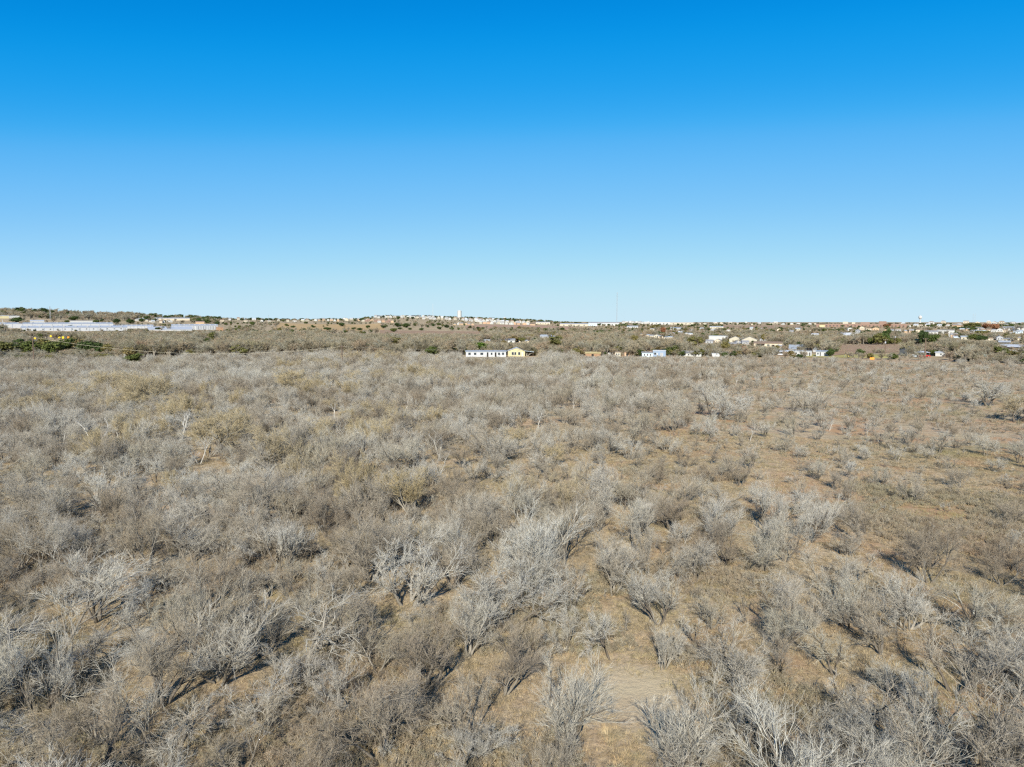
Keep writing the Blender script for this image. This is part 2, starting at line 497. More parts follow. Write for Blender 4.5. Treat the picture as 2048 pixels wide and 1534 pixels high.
def grow_chain(rng, start, direc, length, K, wig, up):
    """Polylines that wander: start (N,3), direc (N,3), length (N,)."""
    N = len(start)
    P = np.empty((N, K, 3))
    P[:, 0] = start
    d = nrm(direc)
    step = (length / (K - 1))[:, None]
    for k in range(1, K):
        d = nrm(d + rng.normal(0, wig, (N, 3)) + np.array([0, 0, up]))
        P[:, k] = P[:, k - 1] + d * step
    return P

def spawn(rng, P, rad, n, t0, ang, lr, K, wig, up, rr, tip, len_jit=0.35):
    """n children on each polyline of P."""
    N, Kp, _ = P.shape
    t = (t0 + (1 - t0) * (np.arange(n)[None] + rng.uniform(0.1, 0.95, (N, n))) / n).clip(0, 0.999)
    f = t * (Kp - 1)
    k = np.minimum(f.astype(int), Kp - 2)
    w = (f - k)[..., None]
    ii = np.arange(N)[:, None]
    S = P[ii, k] * (1 - w) + P[ii, k + 1] * w
    T = nrm(P[ii, k + 1] - P[ii, k])
    r0 = rad[ii, k] * (1 - w[..., 0]) + rad[ii, k + 1] * w[..., 0]
    rv = rng.normal(0, 1, (N, n, 3))
    side = nrm(np.cross(T, rv))
    a = rng.uniform(ang[0], ang[1], (N, n))[..., None]
    D = T * np.cos(a) + side * np.sin(a)
    seglen = np.linalg.norm(np.diff(P, axis=1), axis=2).sum(1)
    L = seglen[:, None] * lr * (1.15 - 0.55 * t) * rng.uniform(1 - len_jit, 1 + len_jit, (N, n))
    S, D, L, r0 = S.reshape(-1, 3), D.reshape(-1, 3), L.ravel(), r0.ravel()
    C = grow_chain(rng, S, D, L, K, wig, up)
    rs = np.maximum(r0 * rr, tip)
    R_ = rs[:, None] * (1 - np.linspace(0, 1, K)[None] * 0.72)
    return C, np.maximum(R_, tip * 0.6)

def bare_tree(seed, stems=3, lean=(15, 45), stem_len=1.1, limbs=3, limb_len=1.5, branches=6, br_len=0.62, blets=6, bl_len=0.6, twigs=5, tw_len=0.72,
              wig=0.22, up=0.06, r0=0.055, tip=0.0042, droop=0.0, flat=1.0, base_spread=0.12, twig_up=0.03, ang=(0.35, 0.95)):
    rng = np.random.default_rng(seed)
    az = np.arange(stems) * 2 * math.pi / stems + rng.uniform(0, 1.6, stems)
    le = np.radians(rng.uniform(lean[0], lean[1], stems))
    D = np.stack([np.sin(le) * np.cos(az), np.sin(le) * np.sin(az), np.cos(le)], -1)
    S = np.stack([np.cos(az) * base_spread * rng.uniform(0.2, 1, stems), np.sin(az) * base_spread * rng.uniform(0.2, 1, stems), np.full(stems, -0.12)], -1)
    P0 = grow_chain(rng, S, D, stem_len * rng.uniform(0.7, 1.3, stems), 5, wig * 0.5, 0.03)
    R0 = r0 * rng.uniform(0.7, 1.1, stems)[:, None] * np.linspace(1.15, 0.72, 5)[None]
    # limbs leave the stem's upper part; one carries the stem on
    P1, R1 = spawn(rng, P0, R0, limbs, 0.55, (0.2, 0.75), limb_len, 7, wig, up, 0.72, 0.02, 0.3)
    P1c = grow_chain(rng, P0[:, -1], P0[:, -1] - P0[:, -2], stem_len * limb_len * rng.uniform(0.8, 1.2, stems), 7, wig, up)
    R1c = R0[:, -1:] * np.linspace(0.98, 0.3, 7)[None]
    P1 = np.concatenate([P1, P1c]); R1 = np.concatenate([R1, R1c])
    P2, R2 = spawn(rng, P1, R1, branches, 0.22, ang, br_len, 5, wig, up * 0.8, 0.5, tip * 1.5)
    P3, R3 = spawn(rng, P2, R2, blets, 0.15, ang, bl_len, 4, wig * 0.9, twig_up - droop * 0.5, 0.58, tip * 1.25)
    P4, R4 = spawn(rng, P3, R3, twigs, 0.12, (ang[0] * 0.8, ang[1] * 0.8), tw_len, 3, wig * 0.75, twig_up - droop, 0.5, tip * 0.7, 0.5)
    def join(parts):
        Vs, Qs, n = [], [], 0
        for P, Rd, sd in parts:
            V, q = tubes(P, Rd, sd)
            Vs.append(V); Qs.append(q + n); n += len(V)
        V = np.concatenate(Vs); V[:, 2] *= flat
        return V, np.concatenate(Qs)
    tr = join([(P0, R0, 7), (P1, R1, 5)])
    cr = join([(P2, R2, 4), (P3, R3, 3), (P4, R4, 3)])
    return tr, cr + (len(P2) * 4 * 4,)

TEMPL = {}                 # name -> dict(trunk mesh, crown mesh, width, height)
def add_template(name, trc, bark, twig):
    (tv, tq), (cv, cq) = trc[0], trc[1][:2]
    nb = trc[1][2] if len(trc[1]) > 2 else 0          # so many faces are branches, the rest twigs or leaves
    midx = np.ones(len(cq), int); midx[:nb] = 0
    hor = np.hypot(cv[:, 0] - np.median(cv[:, 0]), cv[:, 1] - np.median(cv[:, 1]))
    TEMPL[name] = dict(trunk=mesh_np('trunk', tv, tq, bark, smooth=True), crown=mesh_np('crown', cv, cq, [M['branch'] if bark is not M['bark_pale'] else bark, twig], midx, smooth=True),
                       w=2 * float(np.percentile(hor, 93)), h=float(np.percentile(cv[:, 2], 98.5)))

B, T = M['bark'], M['twig']
for k in range(7):      # wide spreading mesquite
    add_template('spread%d' % k, bare_tree(100 + k, stems=[2, 3, 3, 4, 2, 4, 3][k], lean=(22, 52), stem_len=1.2, limb_len=1.35, up=0.05, wig=0.24, branches=8, blets=6, twigs=6), B, T)
for k in range(4):      # upright vase-shaped mesquite
    add_template('vase%d' % k, bare_tree(200 + k, stems=[3, 4, 3, 5][k], lean=(8, 28), stem_len=1.2, limb_len=1.4, up=0.14, twig_up=0.1, wig=0.17, ang=(0.25, 0.7), branches=7, blets=6, twigs=5), B, T)
for k in range(6):      # dense many-stemmed bush form
    add_template('dense%d' % k, bare_tree(300 + k, stems=6, lean=(15, 60), stem_len=0.8, limbs=2, limb_len=1.6, branches=7, up=0.07, twig_up=0.06, r0=0.06, base_spread=0.35, wig=0.2, blets=6, twigs=5), B, T)
for k in range(3):      # thin, open trees
    add_template('open%d' % k, bare_tree(400 + k, stems=[1, 2, 2][k], lean=(5, 30), stem_len=1.3, limbs=4, limb_len=1.2, branches=5, blets=6, twigs=6, up=0.05, wig=0.27, r0=0.055), B, T)
for k in range(3):      # rounded, finely twigged yellow-brown huisache
    add_template('round%d' % k, bare_tree(500 + k, stems=4, lean=(15, 45), stem_len=1.0, limbs=3, limb_len=1.4, branches=7, blets=7, twigs=8, tw_len=0.66, up=0.06, twig_up=0.08, wig=0.16, r0=0.05, tip=0.0062), B, M['twig_yellow'])
for k in range(3):      # saplings
    add_template('sapling%d' % k, bare_tree(600 + k, stems=[2, 3, 4][k], lean=(8, 40), stem_len=0.6, limbs=2, limb_len=1.3, branches=5, blets=5, twigs=4, up=0.08, r0=0.04, tip=0.0045, wig=0.2), B, T)
for k in range(2):      # white-stemmed trees
    add_template('pale%d' % k, bare_tree(700 + k, stems=[1, 2][k], lean=(4, 18), stem_len=1.7, limbs=4, limb_len=1.0, branches=5, blets=5, twigs=4, up=0.1, wig=0.2, r0=0.06), M['bark_pale'], T)
FIELD_KINDS = list(TEMPL)
for k in range(4):      # tall trees beyond the field, coarser because they stand farther off
    add_template('tall%d' % k, bare_tree(800 + k, stems=2, lean=(5, 25), stem_len=2.2, limbs=4, limb_len=1.2, branches=6, br_len=0.55, blets=6, bl_len=0.5, twigs=5, up=0.09, wig=0.2, r0=0.2, tip=0.022), B, M['twig_far'])
for k in range(2):
    add_template('tallbrown%d' % k, bare_tree(850 + k, stems=3, lean=(10, 35), stem_len=1.8, limbs=4, limb_len=1.2, branches=6, br_len=0.55, blets=6, bl_len=0.5, twigs=5, up=0.07, wig=0.2, r0=0.17, tip=0.022), B, M['brush'])

def template_collection(name, names):
    """Child collections (trunk + crown) to be picked by index; never linked to the scene itself."""
    c = bpy.data.collections.new(name)
    for i, t in enumerate(names):
        s = bpy.data.collections.new('%s_%02d' % (name, i))
        c.children.link(s)
        for part in ('trunk', 'crown'):
            if TEMPL[t].get(part):
                s.objects.link(bpy.data.objects.new('%s_%02d_%s' % (name, i, part), TEMPL[t][part]))
    return c

def scatter(name, coll, pts, idx, rotz, scl, label, cat, tilt=None):
    """ONE object of kind stuff: points that carry template index, rotation and scale."""
    pts = np.asarray(pts, np.float32)
    me = bpy.data.meshes.new(name)
    me.vertices.add(len(pts))
    me.vertices.foreach_set('co', pts.ravel())
    a = me.attributes.new('pick', 'INT', 'POINT'); a.data.foreach_set('value', np.asarray(idx, np.int32))
    rv = np.zeros((len(pts), 3), np.float32); rv[:, 2] = rotz
    rv[:, :2] = np.random.default_rng(len(pts)).normal(0, 0.05, (len(pts), 2)) if tilt is None else tilt
    a = me.attributes.new('turn', 'FLOAT_VECTOR', 'POINT'); a.data.foreach_set('vector', rv.ravel())
    a = me.attributes.new('size', 'FLOAT_VECTOR', 'POINT'); a.data.foreach_set('vector', np.asarray(scl, np.float32).ravel())
    me.update()
    ng = bpy.data.node_groups.new(name, 'GeometryNodeTree')
    ng.interface.new_socket('Geometry', in_out='INPUT', socket_type='NodeSocketGeometry')
    ng.interface.new_socket('Geometry', in_out='OUTPUT', socket_type='NodeSocketGeometry')
    gi = ng.nodes.new('NodeGroupInput'); go = ng.nodes.new('NodeGroupOutput')
    ip = ng.nodes.new('GeometryNodeInstanceOnPoints')
    ci = ng.nodes.new('GeometryNodeCollectionInfo')
    ci.inputs['Collection'].default_value = coll
    ci.inputs['Separate Children'].default_value = True
    ci.inputs['Reset Children'].default_value = True
    def attr(nm, ty):
        n = ng.nodes.new('GeometryNodeInputNamedAttribute'); n.data_type = ty
        n.inputs['Name'].default_value = nm
        return n.outputs['Attribute']
    L = ng.links.new
    L(gi.outputs[0], ip.inputs['Points'])
    L(ci.outputs[0], ip.inputs['Instance'])
    ip.inputs['Pick Instance'].default_value = True
    L(attr('pick', 'INT'), ip.inputs['Instance Index'])
    L(attr('turn', 'FLOAT_VECTOR'), ip.inputs['Rotation'])
    L(attr('size', 'FLOAT_VECTOR'), ip.inputs['Scale'])
    L(ip.outputs[0], go.inputs[0])
    o = link(name, me)
    md = o.modifiers.new('scatter', 'NODES'); md.node_group = ng
    tag(o, label, cat, kind='stuff')
    return o

# ------------------------------------------------------------------ buildings
CLEAR = []            # (px0, px1, lowest pixel row that must stay visible, distance): nearer plants may not rise above that row

def clear_view(px0, px1, ybase, dist):
    CLEAR.append((px0, px1, ybase, dist))

def house(px0, px1, yb, yw, rise, style, wall, roof, label=None, cat='house', group=None, name='house', depth=None, turn=0.0,
          wins=(), doors=(), keep=0.65, overhang=0.35, porch=None):
    """A building seen at pixels px0..px1, wall foot at row yb, eaves at row yw, roof `rise` rows higher.
    wins / doors: (u0, u1, v0, v1) fractions of the front wall. Walls, roof, windows and doors are parts."""
    p = at(0.5 * (px0 + px1), yb)
    dist = math.hypot(p[0], p[1])
    k = p[1] / FPX / math.cos(PITCH)
    w, h, r = (px1 - px0) * k, (yb - yw) * k, rise * k
    dp = depth or min(max(0.55 * w, 5.0), 26.0)
    az = math.atan2(p[0], p[1])
    root = empty(name, (p[0], p[1], p[2] - 0.1), -az + turn)
    hw = w / 2
    if wall is not None:
        mb = MB()
        if style == 'gable_y':
            mb.prism([(-hw, 0), (hw, 0), (hw, h), (0, h + r), (-hw, h)], 0, dp)
        elif style == 'gable_x':
            mb.prism_x([(0, 0), (dp, 0), (dp, h), (dp / 2, h + r), (0, h)], -hw, hw)
        else:
            mb.box(-hw, hw, 0, dp, 0, h)
        mb.build('wall', M[wall], root)
    else:                                             # open shelter on posts
        npost = max(2, int(w / 4) + 1)
        for i in range(npost):
            x = -hw + 0.15 + (w - 0.3) * i / (npost - 1)
            MB().box(x - 0.08, x + 0.08, 0.1, 0.26, 0, h).build('post', M['wood'], root)
            MB().box(x - 0.08, x + 0.08, dp - 0.26, dp - 0.1, 0, h).build('post', M['wood'], root)
    o, t = overhang, 0.16
    mb = MB()
    if style == 'gable_x':
        s = r / (dp / 2)
        mb.prism_x([(-o, h - o * s + 0.02), (dp / 2, h + r + 0.02), (dp + o, h - o * s + 0.02), (dp + o, h - o * s + t + 0.02), (dp / 2, h + r + t + 0.04), (-o, h - o * s + t + 0.02)], -hw - o, hw + o)
    elif style == 'gable_y':
        s = r / hw
        mb.prism([(-hw - o, h - o * s + 0.02), (0, h + r + 0.02), (hw + o, h - o * s + 0.02), (hw + o, h - o * s + t + 0.02), (0, h + r + t + 0.04), (-hw - o, h - o * s + t + 0.02)], -o, dp + o)
    elif style == 'hip':
        q = min(hw, dp / 2) * 0.9
        mb.poly([(-hw - o, -o, h + 0.02), (hw + o, -o, h + 0.02), (hw + o, dp + o, h + 0.02), (-hw - o, dp + o, h + 0.02), (-hw + q, dp / 2, h + r), (hw - q, dp / 2, h + r)],
                [(0, 3, 2, 1), (0, 1, 5, 4), (1, 2, 5), (2, 3, 4, 5), (3, 0, 4)])
    else:
        mb.box(-hw - 0.15, hw + 0.15, -0.15, dp + 0.15, h + 0.02, h + max(r, 0.3))
    rf = mb.build('roof', M[roof], root)
    if style in ('gable_x', 'hip') and dist < 900:
        MB().box(-hw * 0.3 - 0.12, -hw * 0.3 + 0.12, dp * 0.62, dp * 0.62 + 0.24, h + r * 0.55, h + r + 0.55).build('vent_pipe', M['steel'], rf)
    for i, (u0, u1, v0, v1) in enumerate(wins):
        x0, x1, z0, z1 = -hw + u0 * w, -hw + u1 * w, v0 * h, v1 * h
        if dist < 700:
            f = 0.09
            fr = MB()
            fr.box(x0 - f, x1 + f, -0.06, 0.05, z1, z1 + f); fr.box(x0 - f, x1 + f, -0.06, 0.05, z0 - f, z0)
            fr.box(x0 - f, x0, -0.06, 0.05, z0, z1); fr.box(x1, x1 + f, -0.06, 0.05, z0, z1)
            fo = fr.build('window', M['white'], root)
            MB().box(x0, x1, -0.03, 0.02, z0, z1).build('pane', M['glass'], fo)
        else:
            MB().box(x0, x1, -0.05, 0.05, z0, z1).build('window', M['glass'], root)
    for (u0, u1, v1, mk) in doors:
        x0, x1 = -hw + u0 * w, -hw + u1 * w
        do = MB().box(x0, x1, -0.06, 0.05, 0.05, v1 * h).build('door', M[mk], root)
        if dist < 700:
            MB().box(x1 - 0.16, x1 - 0.08, -0.10, -0.05, 0.95, 1.1).build('handle', M['steel'], do)
    if name == 'warehouse':
        for i in range(9):
            x = -hw + w * (i + 0.5) / 9
            MB().box(x - 1.1, x + 1.1, dp * 0.2, dp * 0.2 + 2.2, h + r * 0.3, h + r * 0.42 + 1.5).build('roof_unit', M['steel'], rf)
        for i in range(12):
            x = -hw + w * (i + 0.5) / 12
            MB().box(x - 0.25, x + 0.25, -0.18, -0.01, 0, h - 0.05).build('wall_rib', M['roof_metal'], root)
    if porch:
        u0, u1, out, mk = porch
        x0, x1 = -hw + u0 * w, -hw + u1 * w
        pr = MB().prism_x([(-out, h * 0.86), (0.0, h * 0.97), (0.0, h * 0.97 + 0.12), (-out, h * 0.86 + 0.12)], x0, x1).build('porch_roof', M[mk], root)
        n = max(2, int((x1 - x0) / 3) + 1)
        for i in range(n):
            x = x0 + 0.1 + (x1 - x0 - 0.2) * i / (n - 1)
            MB().box(x - 0.07, x + 0.07, -out + 0.05, -out + 0.19, 0, h * 0.86).build('post', M['white'], pr)
    tag(root, label, cat, group)
    clear_view(px0 - 2, px1 + 2, yb - keep * 0.35 * (yb - yw), dist)
    return root, p, k

def even(n, a, b, frac, v0, v1):
    st = (b - a) / n
    return [(a + st * (i + 0.5 - frac / 2), a + st * (i + 0.5 + frac / 2), v0, v1) for i in range(n)]

# the homes along the far edge of the field
house(932, 1012, 714, 703, 1.6, 'gable_x', 'white_metal', 'roof_metal', 'long white single-wide mobile home with grey roof left of the yellow house', 'mobile home', name='mobile_home', depth=4.6,
      wins=[(0.06, 0.12, 0.4, 0.8), (0.2, 0.26, 0.4, 0.8), (0.36, 0.43, 0.4, 0.8), (0.62, 0.66, 0.4, 0.8), (0.80, 0.85, 0.4, 0.8), (0.90, 0.95, 0.4, 0.8)], doors=[(0.52, 0.56, 0.85, 'dark'), (0.72, 0.76, 0.85, 'dark')])
rt, p, k = house(1016, 1050, 713, 701.5, 6, 'gable_y', 'yellow_wall', 'roof_pale', 'yellow gabled house with white trim beside the long mobile home', 'house', depth=9,
      wins=[(0.22, 0.34, 0.3, 0.78), (0.38, 0.48, 0.3, 0.78), (0.60, 0.72, 0.3, 0.78)], doors=[(0.8, 0.9, 0.8, 'white')])
hw = 17 * k
MB().prism([(hw + 0.1, 3.2), (hw + 5.0, 2.6), (hw + 5.0, 2.75), (hw + 0.1, 3.4)], 0.5, 7).build('carport_roof', M['pale_blue'], rt)
for y in (0.7, 6.8):
    MB().box(hw + 4.6, hw + 4.75, y - 0.07, y + 0.07, 0, 2.62).build('post', M['wood'], rt)
house(997, 1030, 686, 680.5, 3, 'gable_x', 'white', 'roof_grey', 'white house with grey roof in scrub behind the yellow house', wins=even(3, 0.1, 0.9, 0.4, 0.35, 0.75))
house(964, 981, 684.5, 681, 2, 'gable_x', 'grey_wall', 'roof_metal', 'small metal roofed house in scrub beyond the mobile home', wins=even(2, 0.1, 0.9, 0.3, 0.35, 0.75))
house(1038, 1058, 685, 681.5, 2, 'gable_x', 'beige', 'roof_metal', 'low beige house partly hidden in scrub behind yellow house', wins=even(2, 0.1, 0.9, 0.3, 0.35, 0.75))
house(1080, 1103, 675.5, 672.5, 3, 'gable_x', 'grey_wall', 'roof_metal', 'grey barn showing its metal roof above scrub', 'barn', name='barn')
house(1107, 1131, 675, 673, 1.6, 'gable_x', 'white', 'roof_metal', 'low white shed right of the grey barn', 'shed', name='shed')
house(1171, 1201, 713, 706.5, 2.4, 'gable_x', 'orange_tarp', 'leaf_straw', 'orange brown shed with straw coloured roof at field edge', 'shed', name='shed', depth=6, doors=[(0.4, 0.55, 0.8, 'dark')])
house(1216, 1226, 709, 705.5, 1, 'flat', 'white', 'roof_grey', 'tiny white outbuilding between orange shed and peach house', 'shed', name='shed', depth=3)
house(1230, 1241, 713, 704.5, 1.2, 'flat', 'cream', 'roof_brown', 'small cream hut just left of the peach house', 'hut', name='hut', depth=4, wins=[(0.2, 0.4, 0.4, 0.75), (0.6, 0.8, 0.4, 0.75)])
rt, p, k = house(1250, 1283, 713, 705.5, 2.6, 'gable_x', 'peach', 'roof_brown', 'peach house with an arched entrance bay', depth=8, wins=even(4, 0.38, 0.98, 0.45, 0.3, 0.75))
hw = 16.5 * k
ar = [(-hw - 0.2, 0), (-hw + 2.9, 0)] + [(-hw + 1.35 + 1.55 * math.cos(a), 1.9 + 1.2 * math.sin(a)) for a in np.linspace(0, math.pi, 9)]
MB().prism(ar, -1.2, -0.01).build('entrance_bay', M['peach'], rt)
MB().prism([(-hw + 0.7, 0.05), (-hw + 2.0, 0.05), (-hw + 2.0, 1.5), (-hw + 1.35, 2.0), (-hw + 0.7, 1.5)], -1.26, -1.21).build('doorway', M['dark'], rt)
house(1289, 1306, 707, 703.2, 3.6, 'gable_y', 'peach', 'roof_red', 'pinkish gabled house behind the blue building', wins=[(0.62, 0.78, 0.5, 0.9)])
house(1284, 1306, 714, 705.5, 1.6, 'gable_x', 'pale_blue', 'roof_grey', 'pale blue house left of the bright blue building', depth=6, wins=even(3, 0.1, 0.9, 0.35, 0.35, 0.75))
house(1306, 1331, 714, 702, 1.4, 'flat', 'blue_wall', 'roof_pale', 'bright blue box building with pale flat roof', 'building', name='building', depth=7, wins=[(0.1, 0.25, 0.4, 0.75)], doors=[(0.55, 0.8, 0.75, 'grey_wall'), (0.3, 0.38, 0.7, 'white')])
house(1365, 1402, 713, 706, 3.6, 'gable_x', 'white', 'roof_grey', 'white cottage with weathered grey roof right of the blue building', depth=9, wins=even(5, 0.06, 0.95, 0.35, 0.35, 0.75))
house(1424, 1439, 713.5, 707, 1, 'flat', 'white_metal', 'roof_pale', 'small white box trailer at the field edge', 'trailer', name='trailer', depth=3, doors=[(0.1, 0.3, 0.8, 'white')])
house(1418, 1455, 681, 673, 1.5, 'flat', 'white', 'roof_pale', 'long plain white block behind trees', 'building', name='building', doors=[(0.86, 0.95, 0.8, 'dark')])
house(1459, 1482, 685, 677.5, 5, 'gable_y', 'cream', 'roof_grey', 'cream gabled house, left one of the gabled pair')
house(1485, 1513, 688, 679, 6, 'gable_y', 'cream', 'roof_grey', 'cream gabled house with grey side roof, right one of the gabled pair', wins=[(0.15, 0.25, 0.4, 0.7), (0.6, 0.7, 0.4, 0.7)])
house(1456, 1481, 694.5, 687.5, 2.2, 'gable_x', None, 'roof_grey', 'open grey carport in front of the cream gabled houses', 'carport', name='carport', depth=7)
house(1509, 1562, 693.5, 686.5, 3, 'gable_x', 'beige', 'roof_brown', 'long low beige house with brown roof', depth=10, wins=[(0.14, 0.2, 0.2, 0.75), (0.3, 0.36, 0.3, 0.7), (0.48, 0.56, 0.3, 0.7), (0.84, 0.9, 0.3, 0.7)], doors=[(0.22, 0.27, 0.85, 'dark'), (0.64, 0.74, 0.6, 'dark')], porch=(0.1, 0.4, 2.0, 'roof_brown'))
house(1556, 1579, 697, 692, 1.8, 'gable_x', 'white', 'roof_pale', 'small white shed with pale roof at end of long beige house', 'shed', name='shed', depth=6)
house(1580, 1631, 704, 698, 7.5, 'gable_x', 'grey_wall', 'roof_metal', 'large barn with broad silver metal roof', 'barn', name='barn', depth=16, wins=even(4, 0.1, 0.9, 0.35, 0.4, 0.8))
house(1551, 1577, 711, 703, 2.2, 'gable_x', None, 'roof_pale', 'open shed with pale roof and dark inside, left of the camper', 'shed', name='shed', depth=7)
house(1578, 1621, 711.5, 702.5, 1.2, 'flat', 'white_metal', 'roof_metal', 'long white travel trailer in front of the silver roofed barn', 'trailer', name='trailer', depth=3.4,
      wins=[(0.3, 0.38, 0.45, 0.75), (0.52, 0.6, 0.45, 0.75), (0.75, 0.82, 0.45, 0.75)], doors=[(0.9, 0.95, 0.8, 'dark')])
house(1633, 1656, 712.5, 703, 1.6, 'gable_x', 'white_metal', 'roof_metal', 'short white mobile home beside the round green tree', 'mobile home', name='mobile_home', depth=5, wins=[(0.1, 0.2, 0.4, 0.75), (0.65, 0.75, 0.4, 0.75)], doors=[(0.3, 0.37, 0.85, 'dark')])
house(1800, 1814.5, 711, 700.5, 2.4, 'gable_y', 'shed_dark', 'roof_dark', 'dark charcoal shed with low gable on bare paddock', 'shed', name='shed', depth=5, overhang=0.15)
house(1817, 1823, 708, 702.5, 0.8, 'flat', 'white', 'roof_pale', 'small white cabinet right of the charcoal shed', 'cabinet', name='cabinet', depth=1.4)
house(1833, 1857, 714, 705, 3.0, 'hip', None, 'roof_pale', 'open shelter with pale hipped roof over red truck', 'shelter', name='shelter', depth=6)
house(1872, 1888.5, 712.5, 705, 2, 'gable_x', 'white', 'roof_pale', 'small white trailer house right of the open shelter', 'trailer', name='trailer', depth=4, wins=[(0.5, 0.65, 0.4, 0.75)])
house(1889, 1906, 712.5, 706.5, 1.2, 'flat', None, 'roof_dark', 'low dark lean-to beside the white trailer house', 'lean-to', name='lean_to', depth=5)
house(2005, 2047, 701, 692.5, 3, 'gable_x', 'grey_wall', 'roof_pale', 'grey house with pale roof and deep dark porch at right edge', depth=9, wins=[(0.1, 0.2, 0.3, 0.75), (0.35, 0.5, 0.3, 0.75)], doors=[(0.6, 0.68, 0.85, 'dark')], porch=(0.2, 0.98, 2.6, 'roof_pale'))
house(1999, 2018, 689, 684, 2.4, 'gable_x', 'roof_dark', 'roof_metal', 'dark shed with pale roof behind the porch house', 'shed', name='shed')
house(2010, 2052, 661.5, 656, 3, 'gable_x', 'white', 'roof_grey', 'long white building with grey roof by the right edge', 'building', name='building', depth=20)
house(1876, 1906, 668, 661, 1.6, 'flat', 'white', 'roof_grey', 'white garage with two dark doorways', 'garage', name='garage', doors=[(0.1, 0.28, 0.75, 'dark'), (0.42, 0.62, 0.75, 'dark')])
house(1853, 1874, 668.5, 663.5, 2.4, 'gable_x', 'white', 'roof_grey', 'white house with grey roof left of the two-door garage', wins=even(3, 0.1, 0.9, 0.3, 0.3, 0.75))
house(1890, 1905, 674, 671.5, 3, 'gable_y', 'white', 'roof_pale', 'small white gabled shed below the two-door garage', 'shed', name='shed')
house(1908, 1925, 676, 673.5, 1.6, 'gable_x', 'pale_blue', 'roof_pale', 'pale green roofed shed left of the dark evergreen clump', 'shed', name='shed')
house(1676, 1700, 674, 669.5, 4, 'gable_x', 'white', 'roof_pale', 'white house with pale metal roof left of the tall pines', wins=even(3, 0.1, 0.9, 0.3, 0.3, 0.75))
house(1700, 1716, 671, 667, 1.6, 'flat', 'white', 'roof_pale', 'narrow white shed behind the pale roofed house', 'shed', name='shed')
house(1593, 1606, 672, 667.5, 1.4, 'flat', 'cream', 'roof_pale', 'small cream house in trees above the silver barn')
house(1622, 1636, 672, 668.5, 1.6, 'gable_x', 'white', 'roof_pale', 'small white house right of the small cream house')
house(1950, 1968, 660, 657, 2, 'gable_x', 'beige', 'roof_grey', 'beige house on the rise, left of the red brown trees')
house(1906, 1930, 654, 651, 1.6, 'gable_x', 'tan', 'roof_brown', 'long tan building on the rise with brown roof', 'building', name='building')
# long school of red brick on the plain at the right
rt, p, k = house(1640, 1802, 654.5, 649, 1.4, 'flat', 'brick_red', 'roof_red', 'very long red brick school on the plain', 'school', name='school', depth=60, wins=even(24, 0.02, 0.98, 0.4, 0.3, 0.65))
w = 162 * k
for (u0, u1, hh, mk) in ((0.30, 0.36, 8.5, 'cream'), (0.50, 0.60, 7.5, 'roof_red'), (0.70, 0.78, 10.0, 'brick_red'), (0.40, 0.44, 6.5, 'beige')):
    MB().box(-w / 2 + u0 * w, -w / 2 + u1 * w, 8, 40, 9.2, 9.2 + hh).build('raised_hall', M[mk], rt)
house(1639, 1649, 654, 650, 1, 'flat', 'yellow_wall', 'leaf_olive', 'lime green and yellow block at left end of the school', 'building', name='building')
# warehouses on the left
house(18, 212, 657, 647.5, 2.2, 'gable_x', 'white_metal', 'roof_pale', 'longest white warehouse with pale roof at far left', 'warehouse', name='warehouse', depth=60, doors=[(0.08, 0.11, 0.7, 'white'), (0.3, 0.315, 0.7, 'grey_wall'), (0.5, 0.515, 0.7, 'grey_wall'), (0.7, 0.715, 0.7, 'grey_wall')], keep=0.2)
house(62, 242, 662, 655, 3.2, 'gable_x', 'white_metal', 'roof_pale', 'white warehouse in front of the longest one', 'warehouse', name='warehouse', depth=40, wins=even(14, 0.03, 0.97, 0.2, 0.45, 0.7), keep=0.2)
house(226, 302, 657, 652, 2.4, 'gable_x', 'white_metal', 'roof_pale', 'smaller white warehouse between the long ones and the grey one', 'warehouse', name='warehouse', depth=40, keep=0.2)
house(348, 432, 660, 651, 2.2, 'gable_x', 'grey_wall', 'roof_pale', 'grey walled warehouse with pale roof and one white door', 'warehouse', name='warehouse', depth=40, doors=[(0.50, 0.53, 0.85, 'white')] , wins=even(8, 0.55, 0.98, 0.15, 0.1, 0.85), keep=0.2)
house(300, 380, 661.5, 659, 5.5, 'gable_x', 'white_metal', 'roof_pale', 'low shed with broad pale roof in front of the grey warehouse', 'shed', name='shed', depth=46, keep=0.2)
house(433, 446, 661, 655, 1.5, 'flat', 'orange_tarp', 'roof_red', 'red orange block at the right end of the grey warehouse', 'building', name='building', depth=10)
house(0, 16, 637, 632, 1, 'flat', 'yellow_wall', 'roof_pale', 'sand yellow block on the ridge at the left edge', 'building', name='building')
house(18, 37, 636.5, 632.5, 1, 'flat', 'white', 'roof_pale', 'white block on the ridge near left edge', 'building', name='building')
house(144, 184, 646, 642, 1.2, 'flat', 'white', 'roof_grey', 'low white building with grey roof above the warehouses', 'building', name='building', depth=18)
house(63, 86, 646, 642, 2, 'gable_x', 'white', 'roof_pale', 'white house row building above the longest warehouse', 'building', name='building', depth=12)
house(312, 376, 641, 637, 1.5, 'gable_x', 'beige', 'roof_pale', 'long beige block on the hillside above the grey warehouse', 'building', name='building', depth=16)
house(392, 408, 648, 644, 1.6, 'gable_x', 'tan', 'roof_red', 'orange roofed building behind the grey warehouse', 'building', name='building')
